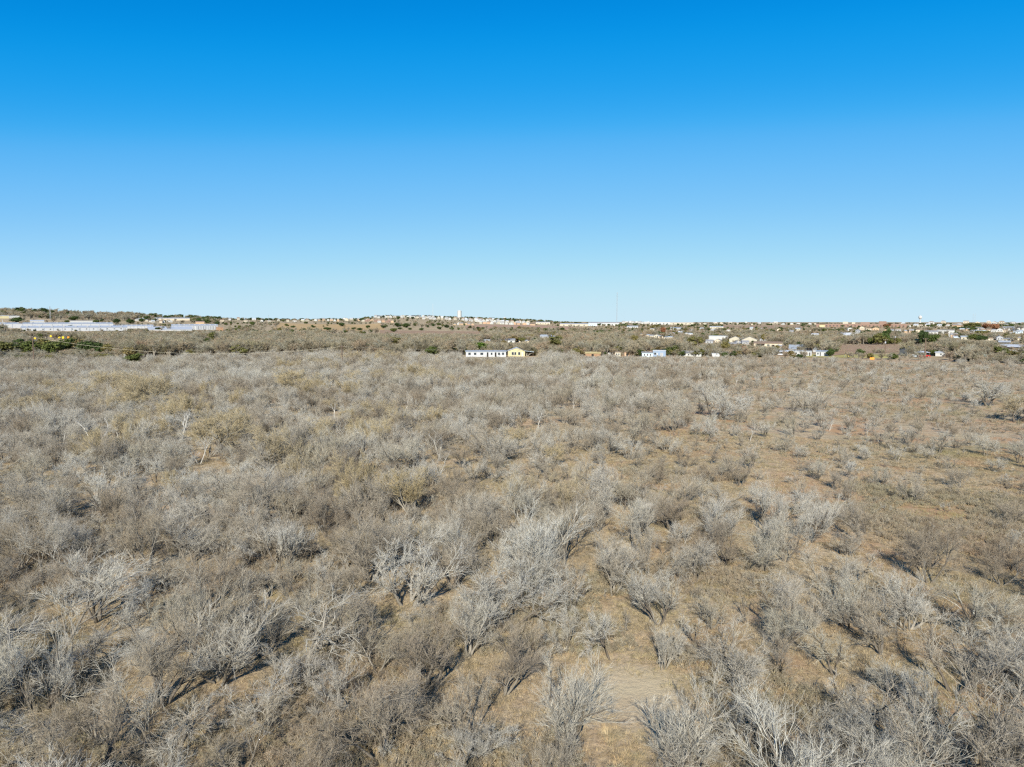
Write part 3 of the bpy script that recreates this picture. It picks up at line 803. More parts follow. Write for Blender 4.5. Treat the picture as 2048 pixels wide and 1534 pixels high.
# pale industrial sheds in the middle distance
for (a, b, yb, yw, r, wl, rf, lb) in (
        (1120, 1176, 652.5, 648, 1.2, 'cream', 'roof_pale', 'long cream shed behind the ploughed field, left of the blue grey one'),
        (1072, 1100, 649, 645, 1.2, 'beige', 'roof_pale', 'beige shed between the white houses and the long cream shed'),
        (1177, 1194, 652, 646.5, 1.5, 'pale_blue', 'roof_metal', 'blue grey shed with domed look beside the long cream shed'),
        (1195, 1238, 651.5, 646.5, 1.2, 'white', 'roof_pale', 'long white shed just left of the tall mast base'),
        (1254, 1276, 656, 653, 1.4, 'white', 'roof_metal', 'white shed with metal roof right of the tall mast'),
        (1300, 1340, 649, 644.5, 0.8, 'white', 'roof_pale', 'large white warehouse near horizon, left one of two'),
        (1341, 1386, 649.5, 645, 0.8, 'cream', 'roof_pale', 'large cream warehouse near horizon, right one of two'),
        (1420, 1446, 657.5, 653.5, 1.0, 'cream', 'roof_pale', 'cream shed in front of the rust brown field'),
        (1346, 1362, 660, 656.5, 1.5, 'white', 'roof_metal', 'white shed in trees below the two large warehouses'),
        (1060, 1070, 651, 648, 1, 'tan', 'roof_brown', 'tan shed at the upper edge of the ploughed field')):
    house(a, b, yb, yw, r, 'gable_x', wl, rf, lb, 'shed', name='shed', depth=22, wins=even(5, 0.05, 0.95, 0.3, 0.3, 0.6), keep=0.3)

# rows of small far houses, told apart by their place in the row
ORD = ['first', 'second', 'third', 'fourth', 'fifth', 'sixth', 'seventh', 'eighth', 'ninth', 'tenth', 'eleventh', 'twelfth', 'thirteenth', 'fourteenth', 'fifteenth', 'sixteenth', 'seventeenth', 'eighteenth', 'nineteenth', 'twentieth', 'twenty-first', 'twenty-second']
def house_row(n, p0, p1, wpx, hpx, walls, roofs, label, group, jit=0.8, style=('gable_x', 'gable_y', 'hip')):
    for i in range(n):
        t = (i + random.uniform(0.2, 0.8)) / n
        px = p0[0] + (p1[0] - p0[0]) * t
        py = p0[1] + (p1[1] - p0[1]) * t + random.uniform(-jit, jit)
        w = wpx * random.uniform(0.75, 1.25)
        hh = hpx * random.uniform(0.85, 1.2)
        house(px - w / 2, px + w / 2, py, py - hh, hh * random.uniform(0.35, 0.6), random.choice(style), random.choice(walls), random.choice(roofs), '%s, %s from the left' % (label, ORD[i]), 'house', group,
              turn=random.uniform(-0.35, 0.35), depth=None, wins=even(2, 0.1, 0.9, 0.3, 0.3, 0.7), keep=0.3, overhang=0.3)
WH = ['white', 'white', 'white', 'cream']
RFS = ['roof_grey', 'roof_brown', 'roof_pale', 'roof_grey']
house_row(20, (742, 635.5), (868, 635.5), 6, 3.2, WH, ['roof_grey', 'roof_dark'], 'white house in the top row along the distant hill crest', 'white houses along the hill crest')
house_row(20, (842, 638), (1000, 643), 6, 3.6, WH, RFS, 'white house in the upper sloping row right of the white tower', 'upper sloping row of white houses', 0.6)
house_row(16, (930, 643), (1062, 647), 6.5, 3.8, WH, RFS, 'white house in the middle row above the ploughed field', 'middle row of white houses', 0.6)
house_row(12, (955, 647.5), (1060, 650), 7, 3.5, ['cream', 'white', 'peach'], RFS, 'cream or white house in the lowest row bordering the ploughed field', 'lowest row of houses at the ploughed field', 0.6)
house_row(9, (728, 643), (790, 646), 6, 3.5, ['peach', 'tan', 'white', 'brick_red'], ['roof_red', 'roof_brown', 'roof_grey'], 'tan or reddish house on the slope left of white crest row', 'reddish houses on the slope', 1.6)
house_row(6, (905, 650), (950, 650.5), 6, 3, ['tan', 'brick_red', 'white'], ['roof_red', 'roof_grey'], 'reddish house in trees left of the ploughed field', 'reddish houses left of the ploughed field', 0.6)
house_row(14, (625, 642), (740, 641.5), 5.5, 3, ['white', 'cream', 'tan', 'beige'], RFS, 'small pale house on the low ridge above the tan pasture', 'pale houses above the tan pasture', 1.6)
house_row(12, (440, 641), (625, 645), 6, 3, ['white', 'cream', 'beige'], RFS, 'small pale house on the wooded slope right of the grey warehouse', 'pale houses on the wooded slope', 2.5)
house_row(12, (262, 640), (345, 646), 6, 3.2, ['white', 'cream', 'beige'], RFS, 'small pale house on hillside above the smaller white warehouse', 'pale houses above the warehouses', 2.5)
house_row(9, (1245, 646), (1300, 647.5), 6, 3, WH, ['roof_pale', 'roof_grey'], 'small white house between the tall mast and two large warehouses', 'white houses right of the mast', 0.8)
house_row(16, (1390, 648), (1640, 649), 6, 2.4, ['white', 'beige', 'cream'], RFS, 'tiny pale house on the plain between warehouses and school', 'pale houses on the plain', 1.6)
house_row(22, (1790, 651), (2040, 650), 8, 3.6, ['white', 'cream', 'beige', 'white'], RFS, 'small pale house near the horizon right of the school', 'pale houses right of the school', 4.0)
house_row(12, (1920, 663), (2046, 668), 10, 4, ['white', 'tan', 'beige', 'pale_blue'], ['roof_grey', 'roof_brown', 'roof_metal'], 'house among trees below the right hand skyline', 'houses among trees at right', 3.0)
house_row(7, (1280, 671), (1345, 680), 9, 3.5, ['white', 'cream', 'beige'], ['roof_metal', 'roof_pale'], 'low pale house half hidden in trees above the blue building', 'low pale houses in trees above the blue building', 3.0)
house_row(6, (1330, 667), (1400, 669), 7, 3, WH, ['roof_pale', 'roof_grey'], 'small white house in trees above the white cottage', 'small white houses above the white cottage', 2.0)

clear_view(1575, 1800, 712, 470.0)
clear_view(660, 960, 667, 1000.0)
clear_view(928, 1070, 713, 400.0)
clear_view(1690, 1800, 707, 560.0)
clear_view(1800, 1900, 714, 470.0)
MUT = ['beige', 'tan', 'white', 'grey_wall', 'cream']
house_row(14, (1290, 661), (1640, 662), 8, 3.4, MUT, ['roof_grey', 'roof_brown', 'roof_metal'], 'muted house among trees left of the school, front row', 'muted houses left of the school', 2.5)
house_row(12, (1690, 662), (1860, 668), 10, 4, MUT, ['roof_grey', 'roof_brown', 'roof_metal'], 'muted house among trees below the school', 'muted houses below the school', 4.0)
house_row(8, (1900, 676), (2046, 682), 14, 5, MUT, ['roof_grey', 'roof_brown', 'roof_metal'], 'muted house in trees above the porch house', 'muted houses above the porch house', 3.0)
house_row(6, (1400, 690), (1570, 684), 12, 4.5, MUT, ['roof_grey', 'roof_brown', 'roof_metal'], 'muted outbuilding in trees around the cream gabled houses', 'muted outbuildings by the cream gabled houses', 6.0)
# ------------------------------------------------------------------ towers, poles, wires
def top_at(px, ybase, ytop):
    p = at(px, ybase)
    return p, (ybase - ytop) * p[1] / FPX

p, h = top_at(919, 637, 620.5)                         # white standpipe on the hill
rt = empty('water_tower', p); r = 4.2 * p[1] / FPX
MB().lathe([(r, -0.5), (r, h * 0.86), (r * 1.04, h * 0.87), (r * 1.04, h * 0.9), (r * 0.98, h * 0.91), (r * 0.7, h * 0.97), (r * 0.1, h)], 24).build('tank', M['white'], rt)
MB().box(-0.3, 0.3, -r - 0.4, -r - 0.1, 0, h * 0.9).build('ladder', M['white_metal'], rt)
tag(rt, 'tall white cylindrical water standpipe on the distant hill', 'water tower')

def bulb_tower(px, yb, yt, rpx, label):
    p, h = top_at(px, yb, yt)
    r = rpx * p[1] / FPX
    rt = empty('water_tower', p)
    MB().lathe([(r * 0.55, -0.5), (r * 0.3, h * 0.12), (r * 0.27, h * 0.45), (r * 0.45, h * 0.52)], 20).build('stem', M['white'], rt)
    MB().lathe([(r * 0.42, h * 0.5), (r * 0.9, h * 0.62), (r, h * 0.72), (r * 0.92, h * 0.84), (r * 0.6, h * 0.95), (r * 0.08, h)], 24).build('tank', M['white'], rt)
    MB().tube([(0, 0, h), (0, 0, h * 1.12)], 0.15, 6).build('beacon_mast', M['steel'], rt)
    tag(rt, label, 'water tower')
bulb_tower(1840, 645, 630, 3.4, 'white bulb shaped water tower on the horizon right of the school')
bulb_tower(1009.5, 637, 628.5, 3.2, 'small white water tower behind the white houses')

def lattice_mast(px, yb, yt, wid, label, guys=True, name='radio_mast', mat='steel'):
    p, h = top_at(px, yb, yt)
    rt = empty(name, p)
    tri = [(wid * math.cos(a), wid * math.sin(a)) for a in (0.3, 0.3 + 2.094, 0.3 + 4.189)]
    for (x, y) in tri:
        MB().tube([(x, y, -0.5), (x, y, h)], wid * 0.16, 5).build('leg', M[mat], rt)
    br = MB(); n = int(h / (wid * 2.2))
    for i in range(n):
        for j in range(3):
            a, b = tri[j], tri[(j + 1) % 3]
            if i % 2: a, b = b, a
            br.tube([(a[0], a[1], h * i / n), (b[0], b[1], h * (i + 1) / n)], wid * 0.08, 3)
    tag(br.build('bracing', M[mat], rt), kind='stuff')
    if guys:
        for j in range(3):
            a = 0.3 + 2.094 * j
            for f in (0.5, 0.95):
                MB().tube([(0, 0, h * f), (math.cos(a) * h * 0.45, math.sin(a) * h * 0.45, -6)], 0.03, 3).build('guy_wire', M[mat], rt)
    tag(rt, label, 'mast')
lattice_mast(1233.5, 649, 585, 1.9, 'very tall thin guyed radio mast standing above the horizon')
lattice_mast(101, 640, 613, 0.9, 'dark radio mast among bare trees on the left ridge', False)
lattice_mast(537.5, 645, 630, 0.6, 'short dark mast on the wooded ridge right of the grey warehouse', False)
p, h = top_at(866, 637, 609)
rt = empty('light_pole', p)
MB().tube([(0, 0, -0.5), (0, 0, h)], [0.6, 0.4], 8).build('pole', M['white'], rt)
MB().box(-1.2, 1.2, -0.5, 0.5, h, h + 1.0).build('antenna_head', M['white'], rt)
tag(rt, 'thin white pole rising above the white hill houses', 'pole')
for i, px in enumerate((1945.5, 1949.5)):
    p, h = top_at(px, 648, 627.5)
    rt = empty('transmission_pole', p)
    MB().tube([(0, 0, -0.5), (0, 0, h)], [0.75, 0.45], 8).build('pole', M['steel'], rt)
    for f in (0.84, 0.9, 0.96):
        MB().box(-2.6, 2.6, -0.15, 0.15, h * f, h * f + 0.3).build('cross_arm', M['steel'], rt)
    tag(rt, ('left' if i == 0 else 'right') + ' one of the twin dark transmission poles on the horizon', 'pole', 'twin transmission poles')

def utility_pole(px, d, ztop, label, arms=1, mat='wood', transformer=False, rad=0.24):
    x = (px - 1024) / FPX * d; y = d
    z = float(terrain(x, y))
    rt = empty('utility_pole', (x, y, z), -math.atan2(x, y))
    MB().tube([(0, 0, -0.4), (0, 0, ztop - z)], [rad * 1.15, rad * 0.75], 8).build('pole', M[mat], rt)
    for a in range(arms):
        zz = ztop - z - 0.5 - a * 1.0
        MB().box(-1.2, 1.2, -0.24, -0.12, zz, zz + 0.14).build('cross_arm', M[mat], rt)
        for s in (-1.05, 0.0, 1.05):
            MB().lathe([(0.05, zz + 0.14), (0.08, zz + 0.2), (0.05, zz + 0.34)], 6).build('insulator', M['white'], rt).location = (s, -0.18, 0)
    if transformer:
        t = MB().lathe([(0.28, ztop - z - 2.4), (0.32, ztop - z - 2.3), (0.32, ztop - z - 1.5), (0.2, ztop - z - 1.35)], 10).build('transformer', M['roof_pale'], rt)
        t.location = (0, -0.5, 0)
    tag(rt, label, 'utility pole')
    return np.array([x, y, ztop])

def dist_of(yb):
    return CAM_H / math.tan((yb - HZ) / FPX)
def z_row(d, y):
    return CAM_H - d * (y - HZ) / FPX * 1.0
A = utility_pole(67, 300.0, z_row(300, 672), 'dark utility pole at the far left carrying the long wire', 1)
Bp = utility_pole(684, 300.0, z_row(300, 690.5), 'dark utility pole in the middle of the long wire', 1)
utility_pole(1770, dist_of(712), z_row(dist_of(712), 678), 'utility pole with transformer in front of the tall pines', 1, transformer=True)
utility_pole(1850, dist_of(717), z_row(dist_of(717), 676), 'tall brown utility pole beside the open shelter', 1, rad=0.36)
utility_pole(1789, dist_of(691), z_row(dist_of(691), 669), 'pole topped by a pale lamp behind the bare paddock', 0, transformer=True)
utility_pole(1475.5, dist_of(696), z_row(dist_of(696), 679), 'pale pole standing before the cream gabled houses', 0, mat='wire')
utility_pole(9, dist_of(672), z_row(dist_of(672), 639), 'white pole at the left end of the longest warehouse', 0, mat='white', rad=0.4)
def wire(a, b, sag, label, rad=0.035, n=28):
    pts = []
    for i in range(n + 1):
        t = i / n
        q = a * (1 - t) + b * t
        pts.append((q[0], q[1], q[2] - 4 * sag * t * (1 - t)))
    o = MB().tube(pts, rad, 5).build('utility_wire', M['wire'])
    tag(o, label, 'wire')
wire(A - [0, 0, 0.4], Bp - [0, 0, 0.4], 5.0, 'pale wire sagging between the two dark utility poles on the left')
hp = at(1040, 713)
wire(Bp - [0, 0, 0.4], np.array([hp[0], hp[1] - 0.3, 4.3]), 1.2, 'pale wire running from the middle utility pole towards the yellow house')

# ------------------------------------------------------------------ signs, road, small yard things
ra, rb = at(60, 681), at(150, 687)
def road_strip(a, b, wdt, label):
    n = 16
    t = np.linspace(-0.4, 1.2, n)[:, None]
    c = a[None, :2] * (1 - t) + b[None, :2] * t
    dv = nrm(b[:2] - a[:2]); nv = np.array([-dv[1], dv[0]])
    L_, R_ = c + nv * wdt / 2, c - nv * wdt / 2
    XY = np.concatenate([L_, R_])
    Z = terrain(XY[:, 0], XY[:, 1]) + 0.12
    q = np.array([[i, i + 1, n + i + 1, n + i] for i in range(n - 1)])
    o = link('road', mesh_np('road', np.c_[XY, Z], q, M['asphalt']))
    tag(o, label, 'road', kind='structure')
    mk = MB()
    for i in range(14):
        tt = -0.3 + i * 0.1
        c0 = a[:2] * (1 - tt) + b[:2] * tt; c1 = c0 + dv * 3.0
        z = float(terrain(c0[0], c0[1])) + 0.125
        mk.poly([(*(c0 + nv * 0.08), z), (*(c0 - nv * 0.08), z), (*(c1 - nv * 0.08), z), (*(c1 + nv * 0.08), z)], [(0, 1, 2, 3)])
    mk.build('lane_marking', M['sign_yellow'], o)
road_strip(ra, rb, 9.0, 'grey road passing the yellow signs on the left')
clear_view(55, 155, 683, math.hypot(*ra[:2]))
for i, (px, yb, yt, dia) in enumerate(((70, 684, 674, 1), (102, 681, 670, 1), (119, 684, 673, 1), (126.5, 684, 673, 0), (137, 682, 673, 2))):
    p, h = top_at(px, yb, yt)
    rt = empty('road_sign', p, -math.atan2(p[0], p[1]))
    s = 1.15
    MB().box(-0.06, 0.06, 0.02, 0.12, -0.2, h).build('post', M['steel'], rt)
    if dia == 1:
        pr = [(0, h - 2 * s), (s, h - s), (0, h), (-s, h - s)]
    else:
        pr = [(-s * 0.75, h - 2 * s), (s * 0.75, h - 2 * s), (s * 0.75, h), (-s * 0.75, h)]
    MB().prism(pr, -0.05, 0.015).build('panel', M['sign_orange'] if dia == 2 else M['sign_yellow'], rt)
    nth = ['first', 'second', 'third', 'fourth', 'fifth'][i]
    tag(rt, ['yellow diamond road sign', 'yellow diamond road sign', 'yellow diamond road sign', 'yellow upright rectangular road sign', 'orange rectangular road sign'][i] + ', %s from the left of the roadside signs' % nth, 'road sign', 'road signs on the left')

p = at(1744, 720.5)                                    # orange board at the field edge
k = p[1] / FPX
rt = empty('orange_panel', p, -math.atan2(p[0], p[1]))
MB().box(-4 * k, 4 * k, 0, 0.08, 0.35, 5.4 * k).build('board', M['sign_orange'], rt)
for s in (-3, 3):
    MB().box(s * k - 0.06, s * k + 0.06, 0.085, 0.2, -0.1, 5.2 * k).build('leg', M['wood'], rt)
tag(rt, 'orange board standing on legs on the mown grass', 'board'); clear_view(1732, 1756, 719.5, math.hypot(p[0], p[1]))
p = at(1694, 714)                                      # yellow slide
rt = empty('playground_slide', p, -math.atan2(p[0], p[1]))
MB().prism([(-0.9, 1.45), (-0.6, 1.45), (1.3, 0.25), (1.6, 0.25), (1.6, 0.1), (1.25, 0.1), (-0.65, 1.3), (-0.9, 1.3)], -0.3, 0.3).build('chute', M['sign_yellow'], rt)
for y in (-0.33, 0.33):
    MB().tube([(-1.3, y, 0), (-0.9, y, 1.9)], 0.05, 6).build('ladder_rail', M['blue_wall'], rt)
for i in range(4):
    MB().box(-1.25 + 0.09 * i, -1.17 + 0.09 * i, -0.3, 0.3, 0.3 + 0.32 * i, 0.35 + 0.32 * i).build('rung', M['blue_wall'], rt)
tag(rt, 'yellow playground slide left of the orange board', 'slide'); clear_view(1684, 1702, 713.5, math.hypot(p[0], p[1]))

def car(px, yb, mat, label, kind='car', turn=0.0, size=1.0):
    p = at(px, yb)
    rt = empty('parked_' + kind, p, -math.atan2(p[0], p[1]) + turn, (size,) * 3)
    L = 2.2 if kind == 'car' else 2.7
    if kind == 'car':
        prof = [(-L, 0.35), (L, 0.35), (L, 0.75), (L * 0.55, 0.9), (L * 0.25, 1.4), (-L * 0.55, 1.42), (-L * 0.9, 0.95), (-L, 0.9)]
        glass = [(L * 0.48, 0.95), (L * 0.23, 1.33), (-L * 0.52, 1.35), (-L * 0.8, 0.95)]
    else:
        prof = [(-L, 0.5), (L, 0.5), (L, 1.05), (L * 0.5, 1.12), (L * 0.25, 1.75), (-L * 0.2, 1.77), (-L * 0.26, 1.12), (-L, 1.1)]
        glass = [(L * 0.44, 1.14), (L * 0.24, 1.66), (-L * 0.17, 1.68), (-L * 0.2, 1.14)]
    MB().prism(prof, -0.9, 0.9).build('body', M[mat], rt)
    for y in (-0.915, 0.905):
        MB().prism(glass, y, y + 0.01).build('window', M['glass'], rt)
    for x in (-L * 0.62, L * 0.62):
        for y in (-0.93, 0.73):
            w = MB().poly(*wheel_geo(x, y, 0.36)).build('wheel', M['tyre'], rt)
            MB().poly(*wheel_geo(x, y - 0.008 if y < 0 else y + 0.008, 0.2)).build('rim', M['steel'], w)
    for s in (-0.6, 0.6):
        MB().box(L, L + 0.03, s - 0.15, s + 0.15, 0.6, 0.75).build('headlight', M['white'], rt)
    tag(rt, label, kind)
    clear_view(px - 8, px + 8, yb - 1, math.hypot(p[0], p[1]))
def wheel_geo(x, y, r, n=12):
    a = [2 * math.pi * i / n for i in range(n)]
    v = [(x + r * math.cos(t), y, 0.36 + r * math.sin(t)) for t in a] + [(x + r * math.cos(t), y + 0.2, 0.36 + r * math.sin(t)) for t in a]
    return v, [tuple(range(n)), tuple(range(2 * n - 1, n - 1, -1))] + [(i, i + n, (i + 1) % n + n, (i + 1) % n) for i in range(n)]
car(1486, 695, 'car_red', 'red car parked in front of the cream gabled houses')
car(1563, 711, 'car_white', 'white car parked under the open pale roofed shed')
car(1849, 714.5, 'car_red', 'red pickup truck parked under the open shelter', 'pickup', 0.2)
car(1829, 714, 'pale_blue', 'pale blue car left of the open shelter')
car(1894, 713, 'car_dark', 'dark car under the low lean-to', turn=0.2)
car(1910, 712, 'car_dark', 'dark pickup right of the low lean-to', 'pickup', -0.3)
car(2040, 709, 'car_white', 'white pickup at the right edge below the porch house', 'pickup', 0.4)
car(2026, 704, 'pale_blue', 'pale blue car in front of the porch house', turn=0.5)
car(1973, 714, 'green_box', 'pale green car at the field edge near the right', turn=1.0)
car(1776, 662, 'car_white', 'tiny white car on the plain behind the tall pines')

# ------------------------------------------------------------------ leafy trees and bushes
def leafy(seed, n_clump=20, per=210, w=4.0, h=4.4, leaf=0.2, trunk_h=0.6, low=0.12):
    rng = np.random.default_rng(seed)
    c = rng.normal(0, 1, (n_clump, 3)); c = nrm(c) * rng.uniform(0.35, 1.0, (n_clump, 1)) ** 0.6
    c[:, :2] *= w * 0.34; c[:, 2] = h * (0.42 + low) + c[:, 2] * h * 0.36
    rad = rng.uniform(0.08, 0.26, n_clump) * w
    pts, nor = [], []
    for i in range(n_clump):
        v = nrm(rng.normal(0, 1, (per, 3)))
        q = c[i] + v * (rad[i] * rng.uniform(0.35, 1.0, (per, 1)) * np.where(rng.random((per, 1)) < 0.1, 1.5, 1.0)) * np.array([1, 1, 0.85])
        pts.append(q); nor.append(v + rng.normal(0, 0.6, (per, 3)))
    P = np.concatenate(pts); N = nrm(np.concatenate(nor))
    keep = P[:, 2] > h * 0.05
    P, N = P[keep], N[keep]
    a = nrm(np.cross(N, rng.normal(0, 1, N.shape))); b = np.cross(N, a)
    s = leaf * rng.uniform(0.6, 1.3, (len(P), 1))
    V = np.stack([P - a * s, P - b * s * 0.55, P + a * s, P + b * s * 0.55], 1).reshape(-1, 3)
    q = np.arange(len(V)).reshape(-1, 4)
    S = grow_chain(rng, np.zeros((3, 3)) + rng.normal(0, 0.1, (3, 3)) * [1, 1, 0], np.array([[0.2, 0, 1], [-0.2, 0.15, 1], [0, -0.25, 1.0]]), np.full(3, h * 0.62), 5, 0.12, 0.05)
    tv, tq = tubes(S, np.linspace(0.13, 0.04, 5)[None].repeat(3, 0) * w / 4.0, 6)
    return (tv, tq), (V, q)
LEAF = {}
for mk, n in (('leaf', 4), ('leaf_bright', 2), ('leaf_olive', 3), ('leaf_rust', 1), ('leaf_straw', 1)):
    for k in range(n):
        nm = '%s%d' % (mk, k)
        add_template(nm, leafy(900 + 17 * k + len(mk) * 3, w=[4, 5, 3.4, 4.5][k], h=[3.8, 4.0, 4.6, 3.2][k]), M['bark'], M[mk])
        TEMPL[nm]['crown'].polygons.foreach_set('use_smooth', np.zeros(len(TEMPL[nm]['crown'].polygons), bool))
        LEAF.setdefault(mk, []).append(nm)

def place_tree(name, tpl, pos, wid, hei, rz, label, cat, group=None):
    t = TEMPL[tpl]
    rt = empty(name, pos, rz, (wid / t['w'] * random.uniform(0.88, 1.14), wid / t['w'], hei / t['h']))
    rt.rotation_euler = (random.gauss(0, 0.06), random.gauss(0, 0.06), rz)
    for part in ('trunk', 'crown'):
        link(part, t[part], rt)
    tag(rt, label, cat, group)
    return rt

def leafy_at(px, yb, wpx, hpx, mk, label, group=None, name='evergreen_tree', cat='tree'):
    p = at(px, yb); k = p[1] / FPX
    place_tree(name, random.choice(LEAF[mk]), p, wpx * k, hpx * k, random.uniform(0, 6.28), label, cat, group)
    clear_view(px - wpx * 0.4, px + wpx * 0.4, yb - hpx * 0.25, math.hypot(p[0], p[1]))
for (px, yb, w, h, mk, lb) in (
        (865, 712, 25, 18, 'leaf', 'round dark green evergreen tree left of the long mobile home'),
        (962, 702, 30, 16, 'leaf_bright', 'bright green tree rising behind the long mobile home'),
        (1661, 713, 15, 15, 'leaf', 'round green tree right of the short white mobile home'),
        (1600, 703, 8, 6, 'leaf_bright', 'small lime green bush before the silver roofed barn'),
        (1450, 700, 19, 15, 'leaf_olive', 'olive green tree left of the open carport'),
        (1467, 713, 14, 10, 'leaf', 'small dark green bush in the scrub left of the open shed'),
        (1477, 682, 12, 11, 'leaf_olive', 'yellow green tree between the cream gabled houses'),
        (1527, 683, 10, 14, 'leaf_olive', 'olive tree behind the long beige house'),
        (1768, 690, 15, 30, 'leaf', 'tallest dark pine standing behind the bare paddock'),
        (1757, 690, 22, 22, 'leaf_olive', 'olive tree just left of the tallest pine'),
        (1848, 690, 18, 26, 'leaf', 'dark upright pine left of the green clump behind the shelter'),
        (1866, 688, 26, 18, 'leaf', 'broad green tree behind the open shelter'),
        (1836, 689, 22, 11, 'leaf_straw', 'straw coloured reed clump beside the upright pine'),
        (1948, 683, 24, 14, 'leaf', 'dark green evergreen clump at right, left one of a pair'),
        (1964, 684, 18, 12, 'leaf', 'dark green evergreen clump at right, right one of a pair'),
        (2004, 713, 24, 18, 'leaf', 'green bush at the field edge near the porch house'),
        (2022, 713, 18, 11, 'leaf_olive', 'olive bush right of the green field edge bush'),
        (1310, 659, 18, 9, 'leaf_olive', 'olive green tree below the two large horizon warehouses'),
        (1327, 668, 9, 13, 'leaf_rust', 'thin rust red tree beside the olive tree'),
        (1270, 685, 12, 14, 'leaf_olive', 'olive tree in the grey woods above the peach house'),
        (1240, 705, 14, 14, 'leaf_olive', 'olive brown tree behind the cream hut'),
        (1318, 702, 16, 8, 'leaf_olive', 'olive bush behind the bright blue building'),
        (1345, 711, 22, 12, 'leaf_olive', 'olive bush between blue building and white cottage'),
        (1392, 696, 26, 22, 'leaf_olive', 'large olive green tree behind the white cottage'),
        (1112, 694, 34, 20, 'leaf_olive', 'large brownish olive tree right of the yellow house'),
        (1300, 713, 10, 9, 'leaf_olive', 'olive bush in front of the pale blue house'),
        (1775, 655, 14, 7, 'leaf_rust', 'rust brown tree at the right end of the school'),
        (1980, 662, 26, 14, 'leaf_rust', 'wide rust brown tree below the right skyline'),
        (1962, 672, 20, 10, 'leaf_olive', 'olive tree left of the rust brown tree'),
        (1945, 656, 26, 10, 'leaf_olive', 'yellowish olive tree on the rise near the twin poles'),
        (2045, 690, 12, 16, 'leaf_olive', 'olive tree at the right edge above the porch house'),
        (268, 727, 30, 18, 'leaf', 'dark shrub at left below the sagging wire'),
        (425, 682, 22, 16, 'leaf_olive', 'yellowish tree left of the dark poleless scrub below the grey warehouse'),
        (414, 686, 12, 9, 'leaf', 'small green bush in scrub below the grey warehouse'),
        (790, 690, 26, 14, 'leaf_olive', 'rusty olive tree in the scrub right of the middle pole'),
        (34, 645, 22, 10, 'leaf', 'green tree behind the left end of the longest warehouse'),
        (150, 641, 16, 8, 'leaf', 'green tree above the middle of the longest warehouse'),
        (192, 648, 10, 8, 'leaf', 'green tree above the right end of the longest warehouse'),
        (234, 648, 13, 10, 'leaf', 'bright dark green tree above the smaller warehouse, left one'),
        (262, 648, 14, 10, 'leaf', 'green tree above the smaller warehouse, right one')):
    leafy_at(px, yb, w, h, mk, lb)
# the green row along the road at the left
row = [(8, 711, 40, 26), (34, 707, 36, 27), (60, 711, 36, 28), (84, 708, 32, 30), (106, 711, 32, 26), (130, 706, 30, 27), (150, 704, 30, 27), (172, 708, 34, 24), (196, 708, 32, 22), (220, 709, 30, 20)]
for i, (px, yb, w, h) in enumerate(row):
    leafy_at(px, yb, w, h, 'leaf' if i % 3 else 'leaf_olive', 'green evergreen tree, %s from the left in the roadside row' % ['first', 'second', 'third', 'fourth', 'fifth', 'sixth', 'seventh', 'eighth', 'ninth', 'tenth'][i], 'green roadside trees at the left')
# dark bushes dotted over the tan pasture
spots = [(573, 653, 8, 5), (586, 655.5, 9, 4), (604, 639.5, 11, 6), (624, 654, 5, 4), (628, 656, 7, 4), (647, 654, 3, 3), (655, 652, 4, 3), (655, 661, 13, 6), (685, 653, 12, 7), (708, 659, 8, 4), (719, 661, 11, 5),
         (736, 657, 8, 6), (767, 657, 10, 6), (787, 664, 14, 7), (795, 654, 14, 8), (812, 656, 13, 9), (800, 659, 9, 4), (820, 660, 8, 4), (843, 661, 8, 5), (878, 659, 9, 5), (893, 656, 12, 6), (940, 657, 8, 5)]
for i, (px, yb, w, h) in enumerate(sorted(spots)):
    leafy_at(px, yb, w, h, 'leaf', 'dark green bush on the open slope, %s from the left' % ORD[i], 'dark bushes dotted on the slope', 'evergreen_bush', 'bush')

# ------------------------------------------------------------------ the mesquite field
def vnoise(x, y, scale, seed):
    g = np.random.default_rng(seed).random((64, 64))
    fx, fy = np.asarray(x) / scale + 1000, np.asarray(y) / scale + 1000
    ix, iy = np.floor(fx).astype(int), np.floor(fy).astype(int)
    tx, ty = fx - ix, fy - iy
    tx, ty = tx * tx * (3 - 2 * tx), ty * ty * (3 - 2 * ty)
    a, b = g[ix % 64, iy % 64], g[(ix + 1) % 64, iy % 64]
    c, d = g[ix % 64, (iy + 1) % 64], g[(ix + 1) % 64, (iy + 1) % 64]
    return (a * (1 - tx) + b * tx) * (1 - ty) + (c * (1 - tx) + d * tx) * ty

TREES = []     # [x, y, z, width, height, template, rotation, hero]
